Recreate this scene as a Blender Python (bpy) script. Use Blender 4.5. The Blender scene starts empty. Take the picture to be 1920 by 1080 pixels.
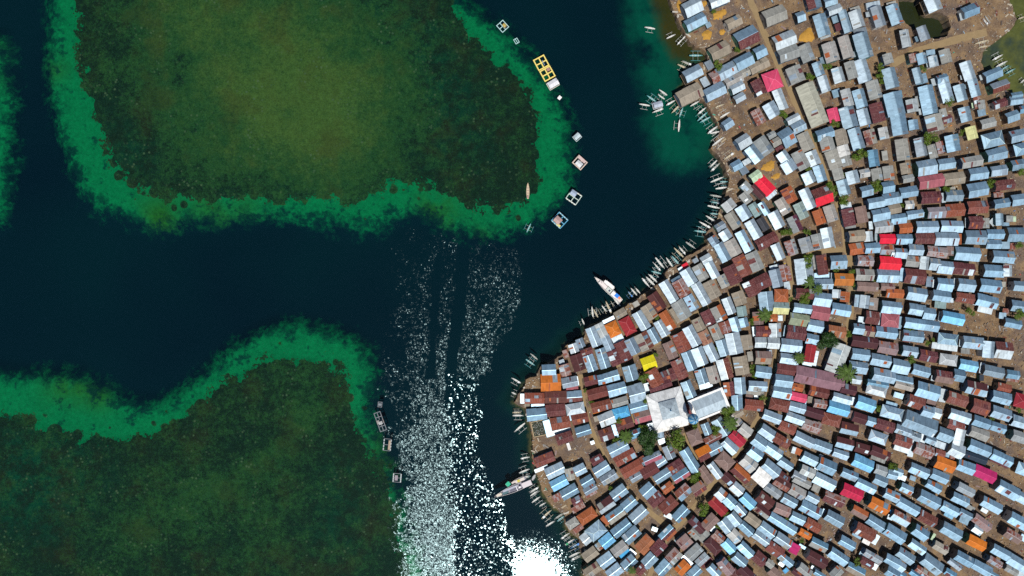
# Aerial view of a stilt-house island village on a coral reef coast.
import bpy, math, random
import numpy as np
from mathutils import Vector, Matrix
from mathutils.geometry import tessellate_polygon
random.seed(7)
rng = np.random.default_rng(7)
R = math.radians
SC = bpy.context.scene
COL = SC.collection
S = 0.25                 # metres per photo pixel at sea level
F = 1297.0               # focal length in photo pixels
H = S * F                # camera height
GZ = 1.2                 # ground level of the island

def P(px, py, z=0.0):
    k = S * (H - z) / H
    return ((px - 960) * k, -(py - 540) * k)

def empty(name, loc, rz=0.0):
    o = bpy.data.objects.new(name, None); COL.objects.link(o)
    o.empty_display_size = 0.5
    o.location = loc; o.rotation_euler = (0, 0, rz)
    return o

def tag(o, label=None, cat=None, group=None, kind=None):
    if label: o['label'] = label
    if cat: o['category'] = cat
    if group: o['group'] = group
    if kind: o['kind'] = kind
    return o

class MB:
    """collects faces with a colour, metalness, rust and uv per face"""
    def __init__(s):
        s.v = []; s.f = []; s.c = []; s.r = []; s.uv = []; s.m = []
    def face(s, pts, col=(.5, .5, .5), metal=0.0, rust=0.0, uvs=None, mat=0):
        i = len(s.v); s.v += [tuple(p) for p in pts]
        s.f.append(tuple(range(i, i + len(pts))))
        s.c.append((col[0], col[1], col[2], metal)); s.r.append(rust)
        s.uv += uvs if uvs else [(p[0] + p[2], p[1] + p[2]) for p in pts]
        s.m.append(mat)
    def box(s, c, d, col, mat=0, rz=0.0, bottom=True, metal=0.0, tilt=0.0):
        hx, hy, hz = d[0] / 2, d[1] / 2, d[2] / 2
        ca, sa = math.cos(rz), math.sin(rz)
        def q(x, y, z):
            z += x * tilt
            return (c[0] + x * ca - y * sa, c[1] + x * sa + y * ca, c[2] + z)
        a = [q(-hx, -hy, -hz), q(hx, -hy, -hz), q(hx, hy, -hz), q(-hx, hy, -hz),
             q(-hx, -hy, hz), q(hx, -hy, hz), q(hx, hy, hz), q(-hx, hy, hz)]
        idx = [(4, 5, 6, 7), (0, 1, 5, 4), (1, 2, 6, 5), (2, 3, 7, 6), (3, 0, 4, 7)]
        if bottom: idx.append((3, 2, 1, 0))
        for t in idx: s.face([a[k] for k in t], col, metal, 0, None, mat)
    def tube(s, p0, p1, r, col, n=6, mat=0, r1=None):
        p0, p1 = Vector(p0), Vector(p1); d = (p1 - p0).normalized()
        u = d.orthogonal().normalized(); w = d.cross(u)
        r1 = r if r1 is None else r1
        A = [p0 + (u * math.cos(2 * math.pi * k / n) + w * math.sin(2 * math.pi * k / n)) * r for k in range(n)]
        B = [p1 + (u * math.cos(2 * math.pi * k / n) + w * math.sin(2 * math.pi * k / n)) * r1 for k in range(n)]
        for k in range(n):
            s.face([A[k], A[(k + 1) % n], B[(k + 1) % n], B[k]], col, mat=mat)
        s.face(B, col, mat=mat); s.face(A[::-1], col, mat=mat)
    def add(s, o, x, y, z, rz):
        ca, sa = math.cos(rz), math.sin(rz); i = len(s.v)
        s.v += [(x + p[0] * ca - p[1] * sa, y + p[0] * sa + p[1] * ca, z + p[2]) for p in o.v]
        s.f += [tuple(k + i for k in f) for f in o.f]
        s.c += o.c; s.r += o.r; s.uv += o.uv; s.m += o.m
    def mesh(s, name, mats):
        me = bpy.data.meshes.new(name)
        me.from_pydata(s.v, [], s.f)
        for m in mats: me.materials.append(m)
        nl = [len(f) for f in s.f]
        ca = me.color_attributes.new('Col', 'FLOAT_COLOR', 'CORNER')
        arr = np.repeat(np.array(s.c, np.float32), nl, axis=0)
        ca.data.foreach_set('color', arr.ravel())
        ra = me.attributes.new('rust', 'FLOAT', 'FACE')
        ra.data.foreach_set('value', np.array(s.r, np.float32))
        ul = me.uv_layers.new(name='UVMap')
        ul.data.foreach_set('uv', np.array(s.uv, np.float32).ravel())
        me.polygons.foreach_set('material_index', np.array(s.m, np.int32))
        me.update()
        return me
    def build(s, name, mats, parent=None, loc=None, rz=0.0):
        me = s.mesh(name, mats if isinstance(mats, (list, tuple)) else [mats])
        o = bpy.data.objects.new(name, me); COL.objects.link(o)
        if parent is not None: o.parent = parent
        if loc is not None: o.location = loc
        o.rotation_euler = (0, 0, rz)
        return o

# ------------------------------------------------------------------ materials
def mat(name):
    m = bpy.data.materials.new(name); m.use_nodes = True
    nt = m.node_tree; nt.nodes.clear()
    return m, nt, nt.nodes, nt.links
class N:
    """short node builder"""
    def __init__(s, nt): s.nt = nt
    def new(s, t, **kw):
        n = s.nt.nodes.new(t)
        for k, v in kw.items(): setattr(n, k, v)
        return n
    def put(s, sock, v):
        if isinstance(v, bpy.types.NodeSocket): s.nt.links.new(v, sock)
        elif v is not None: sock.default_value = v
    def math(s, op, a, b=None, c=None, clamp=False):
        n = s.new('ShaderNodeMath', operation=op, use_clamp=clamp)
        s.put(n.inputs[0], a)
        if b is not None: s.put(n.inputs[1], b)
        if c is not None: s.put(n.inputs[2], c)
        return n.outputs[0]
    def mix(s, f, a, b, blend='MIX'):
        n = s.new('ShaderNodeMix', data_type='RGBA', blend_type=blend)
        s.put(n.inputs[0], f)
        for k, v in ((6, a), (7, b)):
            if isinstance(v, tuple) and len(v) == 3: v = v + (1,)
            s.put(n.inputs[k], v)
        return n.outputs[2]
    def mixf(s, f, a, b):
        n = s.new('ShaderNodeMix', data_type='FLOAT')
        s.put(n.inputs[0], f); s.put(n.inputs[2], a); s.put(n.inputs[3], b)
        return n.outputs[0]
    def noise(s, vec, scale, detail=2.0, rough=0.5, out=0):
        n = s.new('ShaderNodeTexNoise'); s.put(n.inputs['Vector'], vec)
        n.inputs['Scale'].default_value = scale; n.inputs['Detail'].default_value = detail
        n.inputs['Roughness'].default_value = rough
        return n.outputs[out]
    def step(s, x, lo, hi):
        n = s.new('ShaderNodeMapRange', interpolation_type='SMOOTHSTEP')
        s.put(n.inputs[0], x); s.put(n.inputs[1], lo); s.put(n.inputs[2], hi)
        return n.outputs[0]
    def attr(s, name, out='Fac'):
        n = s.new('ShaderNodeAttribute', attribute_name=name)
        return n.outputs[out]
    def pos(s): return s.new('ShaderNodeNewGeometry').outputs['Position']
    def bsdf(s, col, rough, metal=0.0, spec=0.5, normal=None):
        b = s.new('ShaderNodeBsdfPrincipled')
        s.put(b.inputs['Base Color'], col if not (isinstance(col, tuple) and len(col) == 3) else col + (1,))
        s.put(b.inputs['Roughness'], rough); s.put(b.inputs['Metallic'], metal)
        b.inputs['Specular IOR Level'].default_value = spec
        if normal is not None: s.put(b.inputs['Normal'], normal)
        o = s.new('ShaderNodeOutputMaterial'); s.nt.links.new(b.outputs[0], o.inputs[0])
        return b
def scale_col(n, c, f):
    """colour times a float"""
    v = n.new('ShaderNodeVectorMath', operation='SCALE'); n.put(v.inputs[0], c); n.put(v.inputs['Scale'], f)
    return v.outputs[0]

def make_roof_mat():
    m, nt, _, L = mat('roof_sheet'); n = N(nt)
    a = n.new('ShaderNodeAttribute', attribute_name='Col')
    col, metal = a.outputs['Color'], a.outputs['Alpha']
    rust = n.attr('rust')
    uv = n.new('ShaderNodeUVMap', uv_map='UVMap').outputs[0]
    pos = n.pos()
    sep = n.new('ShaderNodeSeparateXYZ'); n.put(sep.inputs[0], uv)
    u, v = sep.outputs[0], sep.outputs[1]
    cmb = n.new('ShaderNodeCombineXYZ')
    n.put(cmb.inputs[0], n.math('FLOOR', n.math('DIVIDE', u, 0.85)))
    n.put(cmb.inputs[1], n.math('FLOOR', n.math('DIVIDE', v, 1.9)))
    wn = n.new('ShaderNodeTexWhiteNoise', noise_dimensions='2D'); n.put(wn.inputs['Vector'], cmb.outputs[0])
    sheet = wn.outputs['Value']
    st = n.new('ShaderNodeCombineXYZ')
    n.put(st.inputs[0], n.math('MULTIPLY', u, 3.0)); n.put(st.inputs[1], n.math('MULTIPLY', v, 0.35))
    streak = n.noise(st.outputs[0], 1.0, 3, .6)
    big = n.noise(pos, 0.35, 3, .6)
    fine = n.noise(pos, 2.2, 3, .65)
    # rust eats into the sheet by patches, sheets and streaks
    r1 = n.math('ADD', n.math('MULTIPLY', big, .9), n.math('MULTIPLY', sheet, .28))
    r1 = n.math('ADD', r1, n.math('MULTIPLY', n.math('SUBTRACT', streak, .5), .9))
    r1 = n.math('ADD', r1, n.math('MULTIPLY', n.math('SUBTRACT', fine, .5), .5))
    thr = n.math('SUBTRACT', 1.25, rust)
    mask = n.step(r1, thr, n.math('ADD', thr, .16))
    mask = n.math('MULTIPLY', mask, n.step(rust, 0.02, 0.12))
    rc = n.mix(fine, (.075, .018, .018), (.27, .080, .042))
    dark = n.math('ADD', .60, n.math('MULTIPLY', sheet, .24))
    dark = n.math('ADD', dark, n.math('MULTIPLY', n.math('SUBTRACT', streak, .5), .75))
    dark = n.math('ADD', dark, n.math('MULTIPLY', big, .34))
    base = scale_col(n, col, dark)
    # bare bleached sheets show through old rust paint
    bleach = n.math('MULTIPLY', n.step(n.math('ADD', n.math('MULTIPLY', streak, .6), n.math('MULTIPLY', fine, .5)), .53, .66), n.math('MULTIPLY', n.step(rust, .2, .6), .45))
    base = n.mix(bleach, base, (.33, .22, .20))
    c = n.mix(mask, base, rc)
    mt = n.math('MULTIPLY', metal, n.math('SUBTRACT', 1.0, mask))
    rough = n.math('ADD', n.mixf(metal, .72, .37), n.math('MULTIPLY', fine, .12))
    n.bsdf(c, rough, mt, .4)
    return m
def make_attr_mat(name, nscale=1.2, amp=.5, rough=.85):
    m, nt, _, L = mat(name); n = N(nt)
    a = n.new('ShaderNodeAttribute', attribute_name='Col')
    pos = n.pos()
    f = n.math('ADD', 1 - amp / 2, n.math('MULTIPLY', n.noise(pos, nscale, 4, .65), amp))
    n.bsdf(scale_col(n, a.outputs['Color'], f), rough, 0.0, .3)
    return m
def make_plain(name, c0, c1, scale=1.0, rough=.8, spec=.3):
    m, nt, _, L = mat(name); n = N(nt)
    n.bsdf(n.mix(n.noise(n.pos(), scale, 4, .65), c0, c1), rough, 0, spec)
    return m
M_roof = make_roof_mat()
M_wall = make_attr_mat('wall_boards', 1.4, .6)
M_item = make_attr_mat('weathered_paint', 2.5, .35, .6)
M_leaf = make_attr_mat('leaf', .9, .8, .55)
M_bark = make_plain('bark', (.10, .07, .045), (.2, .15, .1), 3)
SKY, SUN, EXPO = 0.06, 4.4, 0.0
# ------------------------------------------------------------------ coast outline (photo pixels)
SHORE = [(1250,-160),(1252,-40),(1256,0),(1263,18),(1272,38),(1283,58),(1292,76),(1303,88),(1318,92),(1327,100),(1326,112),(1312,118),(1298,124),(1284,140),
 (1286,158),(1270,174),(1280,192),(1310,186),(1321,190),(1332,206),(1346,234),(1352,240),(1338,270),(1333,278),(1346,292),(1358,308),(1361,322),
 (1368,332),(1366,348),(1360,367),(1353,384),(1348,400),(1346,410),(1337,423),(1323,440),(1327,458),(1308,470),(1284,483),(1279,493),(1256,502),
 (1247,512),(1248,523),(1228,536),(1212,548),(1193,561),(1170,577),(1150,590),(1128,602),(1099,615),(1095,633),(1080,640),(1061,648),(1055,663),
 (1042,673),(1013,688),(1006,706),(986,712),(982,728),(971,739),(964,755),(986,766),(988,782),(993,795),(999,824),(998,850),(997,858),(1003,880),
 (1010,898),(1015,918),(1025,934),(1038,951),(1059,966),(1060,986),(1067,998),(1086,1011),(1090,1038),(1099,1054),(1092,1068),(1096,1090),(1120,1180),(1180,1300),
 (2300,1300),(2300,230),(1960,190),(1920,178),(1896,176),(1884,165),(1872,150),(1858,138),(1846,133),(1839,117),(1844,95),(1862,81),(1895,56),(1907,36),
 (1893,2),(1885,-60),(1880,-160)]
POND = [(1683,-6),(1686,25),(1698,44),(1722,62),(1740,71),(1756,73),(1776,68),(1783,50),(1777,32),(1762,23),(1746,23),(1737,18),(1732,0),(1730,-8)]
ROADS = [
 ([(1400,-40),(1407,0),(1425,42),(1446,92),(1470,142),(1490,190),(1510,232),(1530,280),(1548,322),(1568,366),(1580,410),(1585,450),(1591,480),(1597,520),(1597,560),(1593,600),(1589,645)], 12),
 ([(1588,468),(1545,470),(1505,478),(1480,482)], 9),
 ([(1479,478),(1484,530),(1479,585),(1468,622),(1456,662),(1449,702),(1441,740),(1430,770),(1406,810),(1380,850),(1350,890),(1320,926),(1290,966),(1262,994),(1237,1030),(1214,1090)], 9),
 ([(1085,704),(1092,750),(1106,800),(1120,832),(1140,870),(1166,906),(1200,946),(1250,986),(1264,992)], 10),
 ([(1086,706),(1110,704),(1150,690),(1190,665),(1232,643),(1272,618),(1302,590),(1342,568),(1382,545),(1430,524),(1480,500)], 7),
 ([(1178,696),(1184,740),(1188,800)], 6),
 ([(1282,812),(1300,850),(1320,882),(1336,906)], 6),
 ([(1668,200),(1672,260),(1682,310),(1688,360)], 7),
 ([(1672,120),(1720,96),(1800,72),(1850,60)], 14),
]
def ragged(poly, step=5.0, amp=1.6):
    out = []
    for (a, b) in zip(poly, poly[1:] + poly[:1]):
        d = math.hypot(b[0] - a[0], b[1] - a[1]); k = max(1, int(d / step))
        if d > 300: k = 1
        for i in range(k):
            t = i / k; j = amp if i else 0
            out.append((a[0] + (b[0] - a[0]) * t + random.uniform(-j, j), a[1] + (b[1] - a[1]) * t + random.uniform(-j, j)))
    return out
def inside(poly, X, Y):
    X = np.asarray(X, float); Y = np.asarray(Y, float); r = np.zeros(X.shape, bool)
    n = len(poly); j = n - 1
    for i in range(n):
        xi, yi = poly[i]; xj, yj = poly[j]
        if yi != yj:
            c = ((yi > Y) != (yj > Y)) & (X < (xj - xi) * (Y - yi) / (yj - yi) + xi)
            r ^= c
        j = i
    return r
def sdist(poly, X, Y, closed=True):
    """signed distance in photo pixels, positive inside"""
    d = np.full(X.shape, 1e9)
    segs = list(zip(poly, poly[1:] + poly[:1])) if closed else list(zip(poly, poly[1:]))
    for (x0, y0), (x1, y1) in segs:
        dx, dy = x1 - x0, y1 - y0; l = dx * dx + dy * dy + 1e-9
        t = np.clip(((X - x0) * dx + (Y - y0) * dy) / l, 0, 1)
        d = np.minimum(d, np.hypot(X - x0 - t * dx, Y - y0 - t * dy))
    return np.where(inside(poly, X, Y), d, -d) if closed else d

SHORE_R = ragged(SHORE)
POND_R = ragged(POND, 4, 1.2)
def on_land(px, py): return bool(inside(SHORE_R, [px], [py])[0]) and not bool(inside(POND, [px], [py])[0])

# ------------------------------------------------------------------ island ground
def build_ground():
    outer = [Vector((*P(x, y, GZ), GZ)) for x, y in SHORE_R]
    hole = [Vector((*P(x, y, GZ), GZ)) for x, y in POND_R]
    tris = tessellate_polygon([outer, hole])
    vs = outer + hole; n0 = len(outer)
    v = [tuple(p) for p in vs]; f = [t for t in tris]
    # battered stone edge going down into the water
    low = []
    for i, p in enumerate(vs):
        ring, k, n, sgn = (vs[:n0], i, n0, 1) if i < n0 else (vs[n0:], i - n0, len(vs) - n0, -1)
        a, b = ring[(k - 1) % n], ring[(k + 1) % n]
        t = (b - a); t.z = 0; t.normalize()
        nrm = Vector((t.y, -t.x, 0))
        low.append((p, nrm))
    area = sum(outer[i].x * outer[(i + 1) % n0].y - outer[(i + 1) % n0].x * outer[i].y for i in range(n0))
    so = 1 if area > 0 else -1
    areah = sum(hole[i].x * hole[(i + 1) % len(hole)].y - hole[(i + 1) % len(hole)].x * hole[i].y for i in range(len(hole)))
    sh = -1 if areah > 0 else 1
    base = len(v)
    for i, (p, nrm) in enumerate(low):
        q = p + nrm * ((so if i < n0 else sh) * random.uniform(.5, 1.3)); v.append((q.x, q.y, -4.0))
    for off, n in ((0, n0), (n0, len(hole))):
        for k in range(n):
            a, b = off + k, off + (k + 1) % n
            f.append((a, b, base + b, base + a))
    me = bpy.data.meshes.new('ground'); me.from_pydata(v, [], f)
    m, nt, _, L = mat('packed_earth'); n = N(nt); pos = n.pos()
    big = n.noise(pos, .035, 3, .6); mid = n.noise(pos, .22, 4, .65); fine = n.noise(pos, 1.6, 5, .7)
    c = n.mix(n.step(big, .38, .62), (.150, .096, .053), (.122, .088, .068))
    c = n.mix(n.step(mid, .42, .7), c, (.225, .150, .080))
    c = n.mix(n.math('MULTIPLY', n.step(mid, .5, .3), .6), c, (.075, .055, .045))
    speck = n.step(n.noise(pos, 2.6, 2, .8), .60, .66)
    c = n.mix(n.math('MULTIPLY', speck, .5), c, (.38, .35, .32))
    c = scale_col(n, c, n.math('ADD', .55, n.math('MULTIPLY', fine, .9)))
    n.bsdf(c, .92, 0, .2)
    me.materials.append(m)
    o = bpy.data.objects.new('ground', me); COL.objects.link(o); tag(o, kind='structure')
    import bmesh
    bm = bmesh.new(); bm.from_mesh(me); bmesh.ops.recalc_face_normals(bm, faces=bm.faces); bm.to_mesh(me); bm.free()
build_ground()

def build_roads():
    m, nt, _, L = mat('trodden_sand_road'); n = N(nt); pos = n.pos()
    c = n.mix(n.noise(pos, .5, 4, .65), (.20, .145, .074), (.30, .215, .118))
    c = scale_col(n, c, n.math('ADD', .7, n.math('MULTIPLY', n.noise(pos, 2.2, 4, .7), .6)))
    n.bsdf(c, .95, 0, .2)
    for i, (line, w) in enumerate(ROADS):
        pts = []
        for a, b in zip(line, line[1:]):
            k = max(1, int(math.hypot(b[0] - a[0], b[1] - a[1]) / 8))
            pts += [(a[0] + (b[0] - a[0]) * t / k, a[1] + (b[1] - a[1]) * t / k) for t in range(k)]
        pts.append(line[-1])
        v, f = [], []
        z = GZ + .004 * (i + 1)
        for k, p in enumerate(pts):
            a, b = pts[max(0, k - 1)], pts[min(len(pts) - 1, k + 1)]
            dx, dy = b[0] - a[0], b[1] - a[1]; l = math.hypot(dx, dy)
            h1, h2 = w / 2 + random.uniform(-.9, .9), w / 2 + random.uniform(-.9, .9)
            v.append((*P(p[0] - dy / l * h1, p[1] + dx / l * h1, z), z))
            v.append((*P(p[0] + dy / l * h2, p[1] - dx / l * h2, z), z))
            if k: f.append((2 * k - 2, 2 * k - 1, 2 * k + 1, 2 * k))
        me = bpy.data.meshes.new('dirt_road'); me.from_pydata(v, [], f); me.materials.append(m)
        o = bpy.data.objects.new('dirt_road', me); COL.objects.link(o); tag(o, kind='structure')
build_roads()

# ------------------------------------------------------------------ seabed and water
def axis(lo, hi, step, far):
    a = list(np.arange(lo, hi + step * .5, step)); g, x = step * 2, a[-1]
    while x < far: x += g; g *= 1.5; a.append(x)
    g, x = step * 2, a[0]; pre = []
    while x > -far: x -= g; g *= 1.5; pre.append(x)
    return np.array(pre[::-1] + a)
def grid_object(name, xs, ys, Z, attrs, m):
    nx, ny = len(xs), len(ys)
    X, Y = np.meshgrid(xs, ys)
    co = np.stack([X, Y, Z], -1).reshape(-1, 3).astype(np.float32)
    i = np.arange((ny - 1) * nx).reshape(ny - 1, nx)[:, :-1].ravel()
    q = np.stack([i, i + 1, i + 1 + nx, i + nx], -1).astype(np.int32)
    me = bpy.data.meshes.new(name)
    me.vertices.add(len(co)); me.vertices.foreach_set('co', co.ravel())
    me.loops.add(q.size); me.loops.foreach_set('vertex_index', q.ravel())
    me.polygons.add(len(q)); me.polygons.foreach_set('loop_start', np.arange(0, q.size, 4, dtype=np.int32))
    me.update(calc_edges=True); me.validate()
    me.polygons.foreach_set('use_smooth', np.ones(len(me.polygons), bool))
    for k, a in attrs.items():
        at = me.attributes.new(k, 'FLOAT', 'POINT'); at.data.foreach_set('value', a.astype(np.float32).ravel())
    me.materials.append(m)
    o = bpy.data.objects.new(name, me); COL.objects.link(o); tag(o, kind='structure')
    return o
def sm(x, lo, hi):
    t = np.clip((x - lo) / (hi - lo), 0, 1); return t * t * (3 - 2 * t)

REEF1 = [(135,-200),(140,0),(148,60),(150,110),(165,165),(182,215),(197,265),(212,310),(245,343),(300,368),(380,377),(450,372),(540,376),(620,378),(690,372),(730,350),(790,347),(830,364),(870,386),(930,393),(980,385),(1004,368),(1015,320),(1010,260),(1004,215),(985,165),(950,125),(900,95),(872,50),(845,0),(800,-200)]
SAND1 = [(85,-200),(90,0),(92,60),(90,120),(98,190),(112,250),(135,320),(152,365),(195,395),(255,421),(310,424),(370,411),(450,411),(530,405),(600,416),(660,431),(700,424),(740,405),(790,398),(830,425),(880,446),(940,441),(1000,420),(1040,398),(1064,360),(1073,300),(1068,240),(1052,190),(1020,140),(985,95),(940,55),(895,25),(870,0),(830,-200)]
REEF2 = [(-300,760),(0,780),(45,788),(62,786),(100,806),(140,818),(205,826),(290,812),(338,788),(350,765),(385,740),(430,715),(480,686),(510,669),(560,672),(600,672),(640,690),(648,720),(650,760),(664,800),(690,840),(714,880),(732,925),(745,980),(752,1030),(760,1080),(790,1400),(-300,1400)]
SAND2 = [(-300,700),(0,697),(60,704),(150,704),(190,733),(240,754),(300,757),(340,738),(380,704),(420,665),(470,631),(510,612),(560,608),(620,622),(660,638),(690,664),(702,700),(692,745),(695,795),(716,842),(734,884),(750,940),(768,1000),(795,1080),(830,1400),(-300,1400)]
SAND3 = [(-300,60),(0,66),(13,95),(20,170),(22,250),(22,330),(10,395),(0,420),(-300,430)]
SHALLOW = [(1160,-200),(1172,0),(1172,40),(1186,90),(1196,140),(1214,180),(1206,220),(1216,260),(1234,300),(1262,322),(1296,318),(1330,300),(1400,250),(1400,-200)]
OLIVE = [(1215,-200),(1226,0),(1236,40),(1246,80),(1262,110),(1285,120),(1400,100),(1400,-200)]
LAGOON = [(1880,-200),(1885,0),(1905,40),(1845,90),(1835,115),(1850,140),(1880,170),(1920,185),(2320,240),(2320,-200)]

def build_sea():
    xs = axis(-262, 262, 1.4, 5000); ys = axis(-152, 152, 1.4, 5000)
    X, Y = np.meshgrid(xs, ys)
    def fields(zz):
        k = H / (H - zz)
        PX, PY = 960 + X / S * k, 540 - Y / S * k
        ds = np.maximum.reduce([sdist(SAND1, PX, PY), sdist(SAND2, PX, PY), sdist(SAND3, PX, PY) - 2])
        dr = np.maximum(sdist(REEF1, PX, PY), sdist(REEF2, PX, PY))
        return PX, PY, ds, dr
    PX, PY, ds, dr = fields(-2.0)
    land = sdist(SHORE, PX, PY)
    pond = sdist(POND, PX, PY)
    sh = sdist(SHALLOW, PX, PY)
    ol = sdist(OLIVE, PX, PY); lag = np.maximum(sdist(LAGOON, PX, PY), pond)
    depth = -5 + 3.3 * sm(ds, -26, 16) + .9 * sm(dr, -4, 12)
    depth = np.maximum(depth, -5 + 3.2 * sm(sh, -25, 25))
    depth = np.maximum(depth, -5 + 4 * sm(land, -22, 2))
    depth = np.where(lag > -10, np.maximum(depth, -.9), depth)
    far = np.hypot(X, Y) > 420
    depth = np.where(far, -5, depth)
    def g(x, y, r, a): return a * np.exp(-((PX - x) ** 2 + (PY - y) ** 2) / (2 * r * r))
    bright = (g(470, 90, 120, .75) + g(600, 170, 90, .7) + g(350, 30, 60, .45) + g(560, 240, 70, .45) + g(660, 300, 80, .25) + g(420, 220, 70, .35) + g(700, 200, 70, .3)
      - g(345, 115, 26, .3) - g(425, 225, 26, .5) - g(548, 215, 18, .6)
      + g(575, 770, 26, .38) + g(480, 850, 60, .14) + g(370, 925, 45, .25) + g(250, 1000, 50, .12) + g(540, 690, 50, .12)
      + g(560, 980, 60, .1))
    bright = bright + .07 + .03 * sm(PY, 600, 680)
    warm = (g(820, 390, 24, 1) + g(845, 420, 14, .8) + g(300, 412, 30, .8) + g(420, 396, 50, .6) + g(130, 720, 30, .8) + g(190, 740, 20, .6) + g(720, 870, 40, .7) + g(700, 850, 30, .7)
      + g(0, 110, 30, .5) + g(100, 130, 20, .5) + g(900, 440, 20, .6))
    teal = g(100, 900, 80, .7) + g(20, 900, 60, .6) + g(640, 1000, 60, .5) + g(250, 290, 60, .5) + g(820, 150, 60, .55) + g(850, 270, 60, .5) + g(740, 90, 40, .5) + g(560, 330, 100, .4) + g(640, 900, 40, .4) + g(720, 30, 70, .6)
    m, nt, _, L = mat('seabed_reef'); n = N(nt); pos = n.pos()
    aS, aR, aB, aW, aT = (n.attr(k) for k in ('sand', 'reef', 'bright', 'warm', 'teal'))
    aL, aO, aH, aG = (n.attr(k) for k in ('shallow', 'olive', 'shore', 'lagoon'))
    n1 = n.noise(pos, .05, 4, .6); n2 = n.noise(pos, .16, 5, .7); n3 = n.noise(pos, .55, 4, .7); n4 = n.noise(pos, 1.6, 3, .7)
    nc = n.math('SUBTRACT', n.step(n2, .37, .63), .5); nd = n.math('SUBTRACT', n.step(n.noise(pos, .11, 5, .72), .38, .62), .5)
    deep = n.mix(n.noise(pos, .012, 2, .5), (.0004, .0042, .0118), (.0008, .0150, .0195))  # light lost and scattered in deep water, painted into the bed colour
    sandc = n.mix(n2, (.0008, .078, .028), (.002, .140, .048))
    sandc = n.mix(n.math('MULTIPLY', aW, n.step(n1, .3, .6)), sandc, (.012, .072, .006))
    sandc = scale_col(n, sandc, n.math('ADD', .08, n.math('ADD', n.math('MULTIPLY', n3, 1.1), n.math('MULTIPLY', n4, .95))))
    # soft drop-off to the channel, ragged where weed grows on the slope
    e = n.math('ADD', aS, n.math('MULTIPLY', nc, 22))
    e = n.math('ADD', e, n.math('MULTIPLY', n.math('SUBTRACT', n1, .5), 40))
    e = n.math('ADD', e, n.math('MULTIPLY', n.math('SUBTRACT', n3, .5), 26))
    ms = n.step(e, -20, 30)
    outer = n.math('MULTIPLY', n.step(aS, 34, 4), n.math('ADD', .35, n.math('MULTIPLY', n.step(n.noise(pos, .018, 2, .5), .34, .6), .65)))
    wt = n.math('SUBTRACT', .575, n.math('MULTIPLY', outer, .12))
    weed = n.step(n.math('SUBTRACT', n.noise(pos, .20, 5, .72), wt), -.01, .09)
    sandc = n.mix(n.math('MULTIPLY', weed, .8), sandc, (.001, .022, .020))
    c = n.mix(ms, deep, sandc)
    # shallows along the shore
    e2 = n.math('ADD', aL, n.math('MULTIPLY', n.math('SUBTRACT', n2, .5), 50))
    mh = n.math('MULTIPLY', n.step(e2, -24, 34), n.step(n1, .30, .52))
    c = n.mix(mh, c, n.mix(n2, (.001, .042, .028), (.001, .074, .046)))
    e3 = n.math('ADD', aH, n.math('MULTIPLY', n.math('SUBTRACT', n2, .5), 30))
    c = n.mix(n.math('MULTIPLY', n.step(e3, -42, 0), .42), c, (.004, .038, .024))
    c = n.mix(n.step(e3, -9, 3), c, n.mix(n3, (.04, .045, .016), (.12, .095, .04)))
    e4 = n.math('ADD', aO, n.math('MULTIPLY', n.math('SUBTRACT', n2, .5), 30))
    c = n.mix(n.step(e4, -16, 14), c, n.mix(n2, (.012, .022, .006), (.055, .04, .008)))
    # coral and seagrass flat
    br = n.math('ADD', aB, n.math('MULTIPLY', n.math('SUBTRACT', n2, .5), n.math('ADD', .35, n.math('MULTIPLY', aB, .5))))
    br = n.math('ADD', br, n.math('MULTIPLY', n.math('SUBTRACT', n3, .5), .8))
    br = n.math('ADD', br, n.math('MULTIPLY', n.math('SUBTRACT', n1, .5), n.math('ADD', .5, n.math('MULTIPLY', n.step(aB, .1, .5), 1.1))))
    br = n.math('ADD', br, n.math('MULTIPLY', n.math('SUBTRACT', n4, .5), .4))
    br = n.math('ADD', br, n.math('MULTIPLY', nd, .14)); br = n.math('ADD', br, n.math('MULTIPLY', n.math('SUBTRACT', n.noise(pos, .022, 3, .6), .5), .55))
    rdark = n.mix(n1, (.0030, .0185, .0120), (.0095, .0180, .0085))
    rdark = n.mix(n.math('MULTIPLY', aT, n.step(n2, .40, .62)), rdark, (.002, .040, .021))
    rc = n.mix(n.step(br, .0, .45), rdark, n.mix(n2, (.007, .046, .018), (.018, .053, .013)))
    rc = n.mix(n.step(br, .30, 1.45), rc, n.mix(n1, (.027, .074, .019), (.049, .084, .018)))
    rc = scale_col(n, rc, n.math('ADD', -.25, n.math('ADD', n.math('MULTIPLY', n4, 1.5), n.math('MULTIPLY', n3, 1.0))))
    vo = n.new('ShaderNodeTexVoronoi'); n.put(vo.inputs['Vector'], pos); vo.inputs['Scale'].default_value = .42
    dots = n.math('MULTIPLY', n.step(vo.outputs['Distance'], .30, .12), n.step(n.noise(pos, .07, 3, .6), .47, .66))
    rc = n.mix(n.math('MULTIPLY', n.step(n.noise(pos, .05, 3, .6), .5, .68), .32), rc, n.mix(n3, (.012, .011, .007), (.030, .026, .010)))
    rc = n.mix(n.math('MULTIPLY', dots, .75), rc, n.mix(n3, (.02, .08, .05), (.09, .11, .05)))
    e5 = n.math('ADD', aR, n.math('MULTIPLY', nd, 26))
    e5 = n.math('ADD', e5, n.math('MULTIPLY', n.math('SUBTRACT', n3, .5), 40))
    mr = n.step(e5, -1.5, 3.5)
    # scattered coral heads out on the sand
    vo2 = n.new('ShaderNodeTexVoronoi'); n.put(vo2.inputs['Vector'], pos); vo2.inputs['Scale'].default_value = .13
    dens = n.math('ADD', n.math('MULTIPLY', aR, .012), n.math('MULTIPLY', n.noise(pos, .045, 2, .5), 1.0))
    head = n.math('SUBTRACT', n.math('MULTIPLY', n.math('SUBTRACT', dens, .13), 1.0), vo2.outputs['Distance'])
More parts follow.
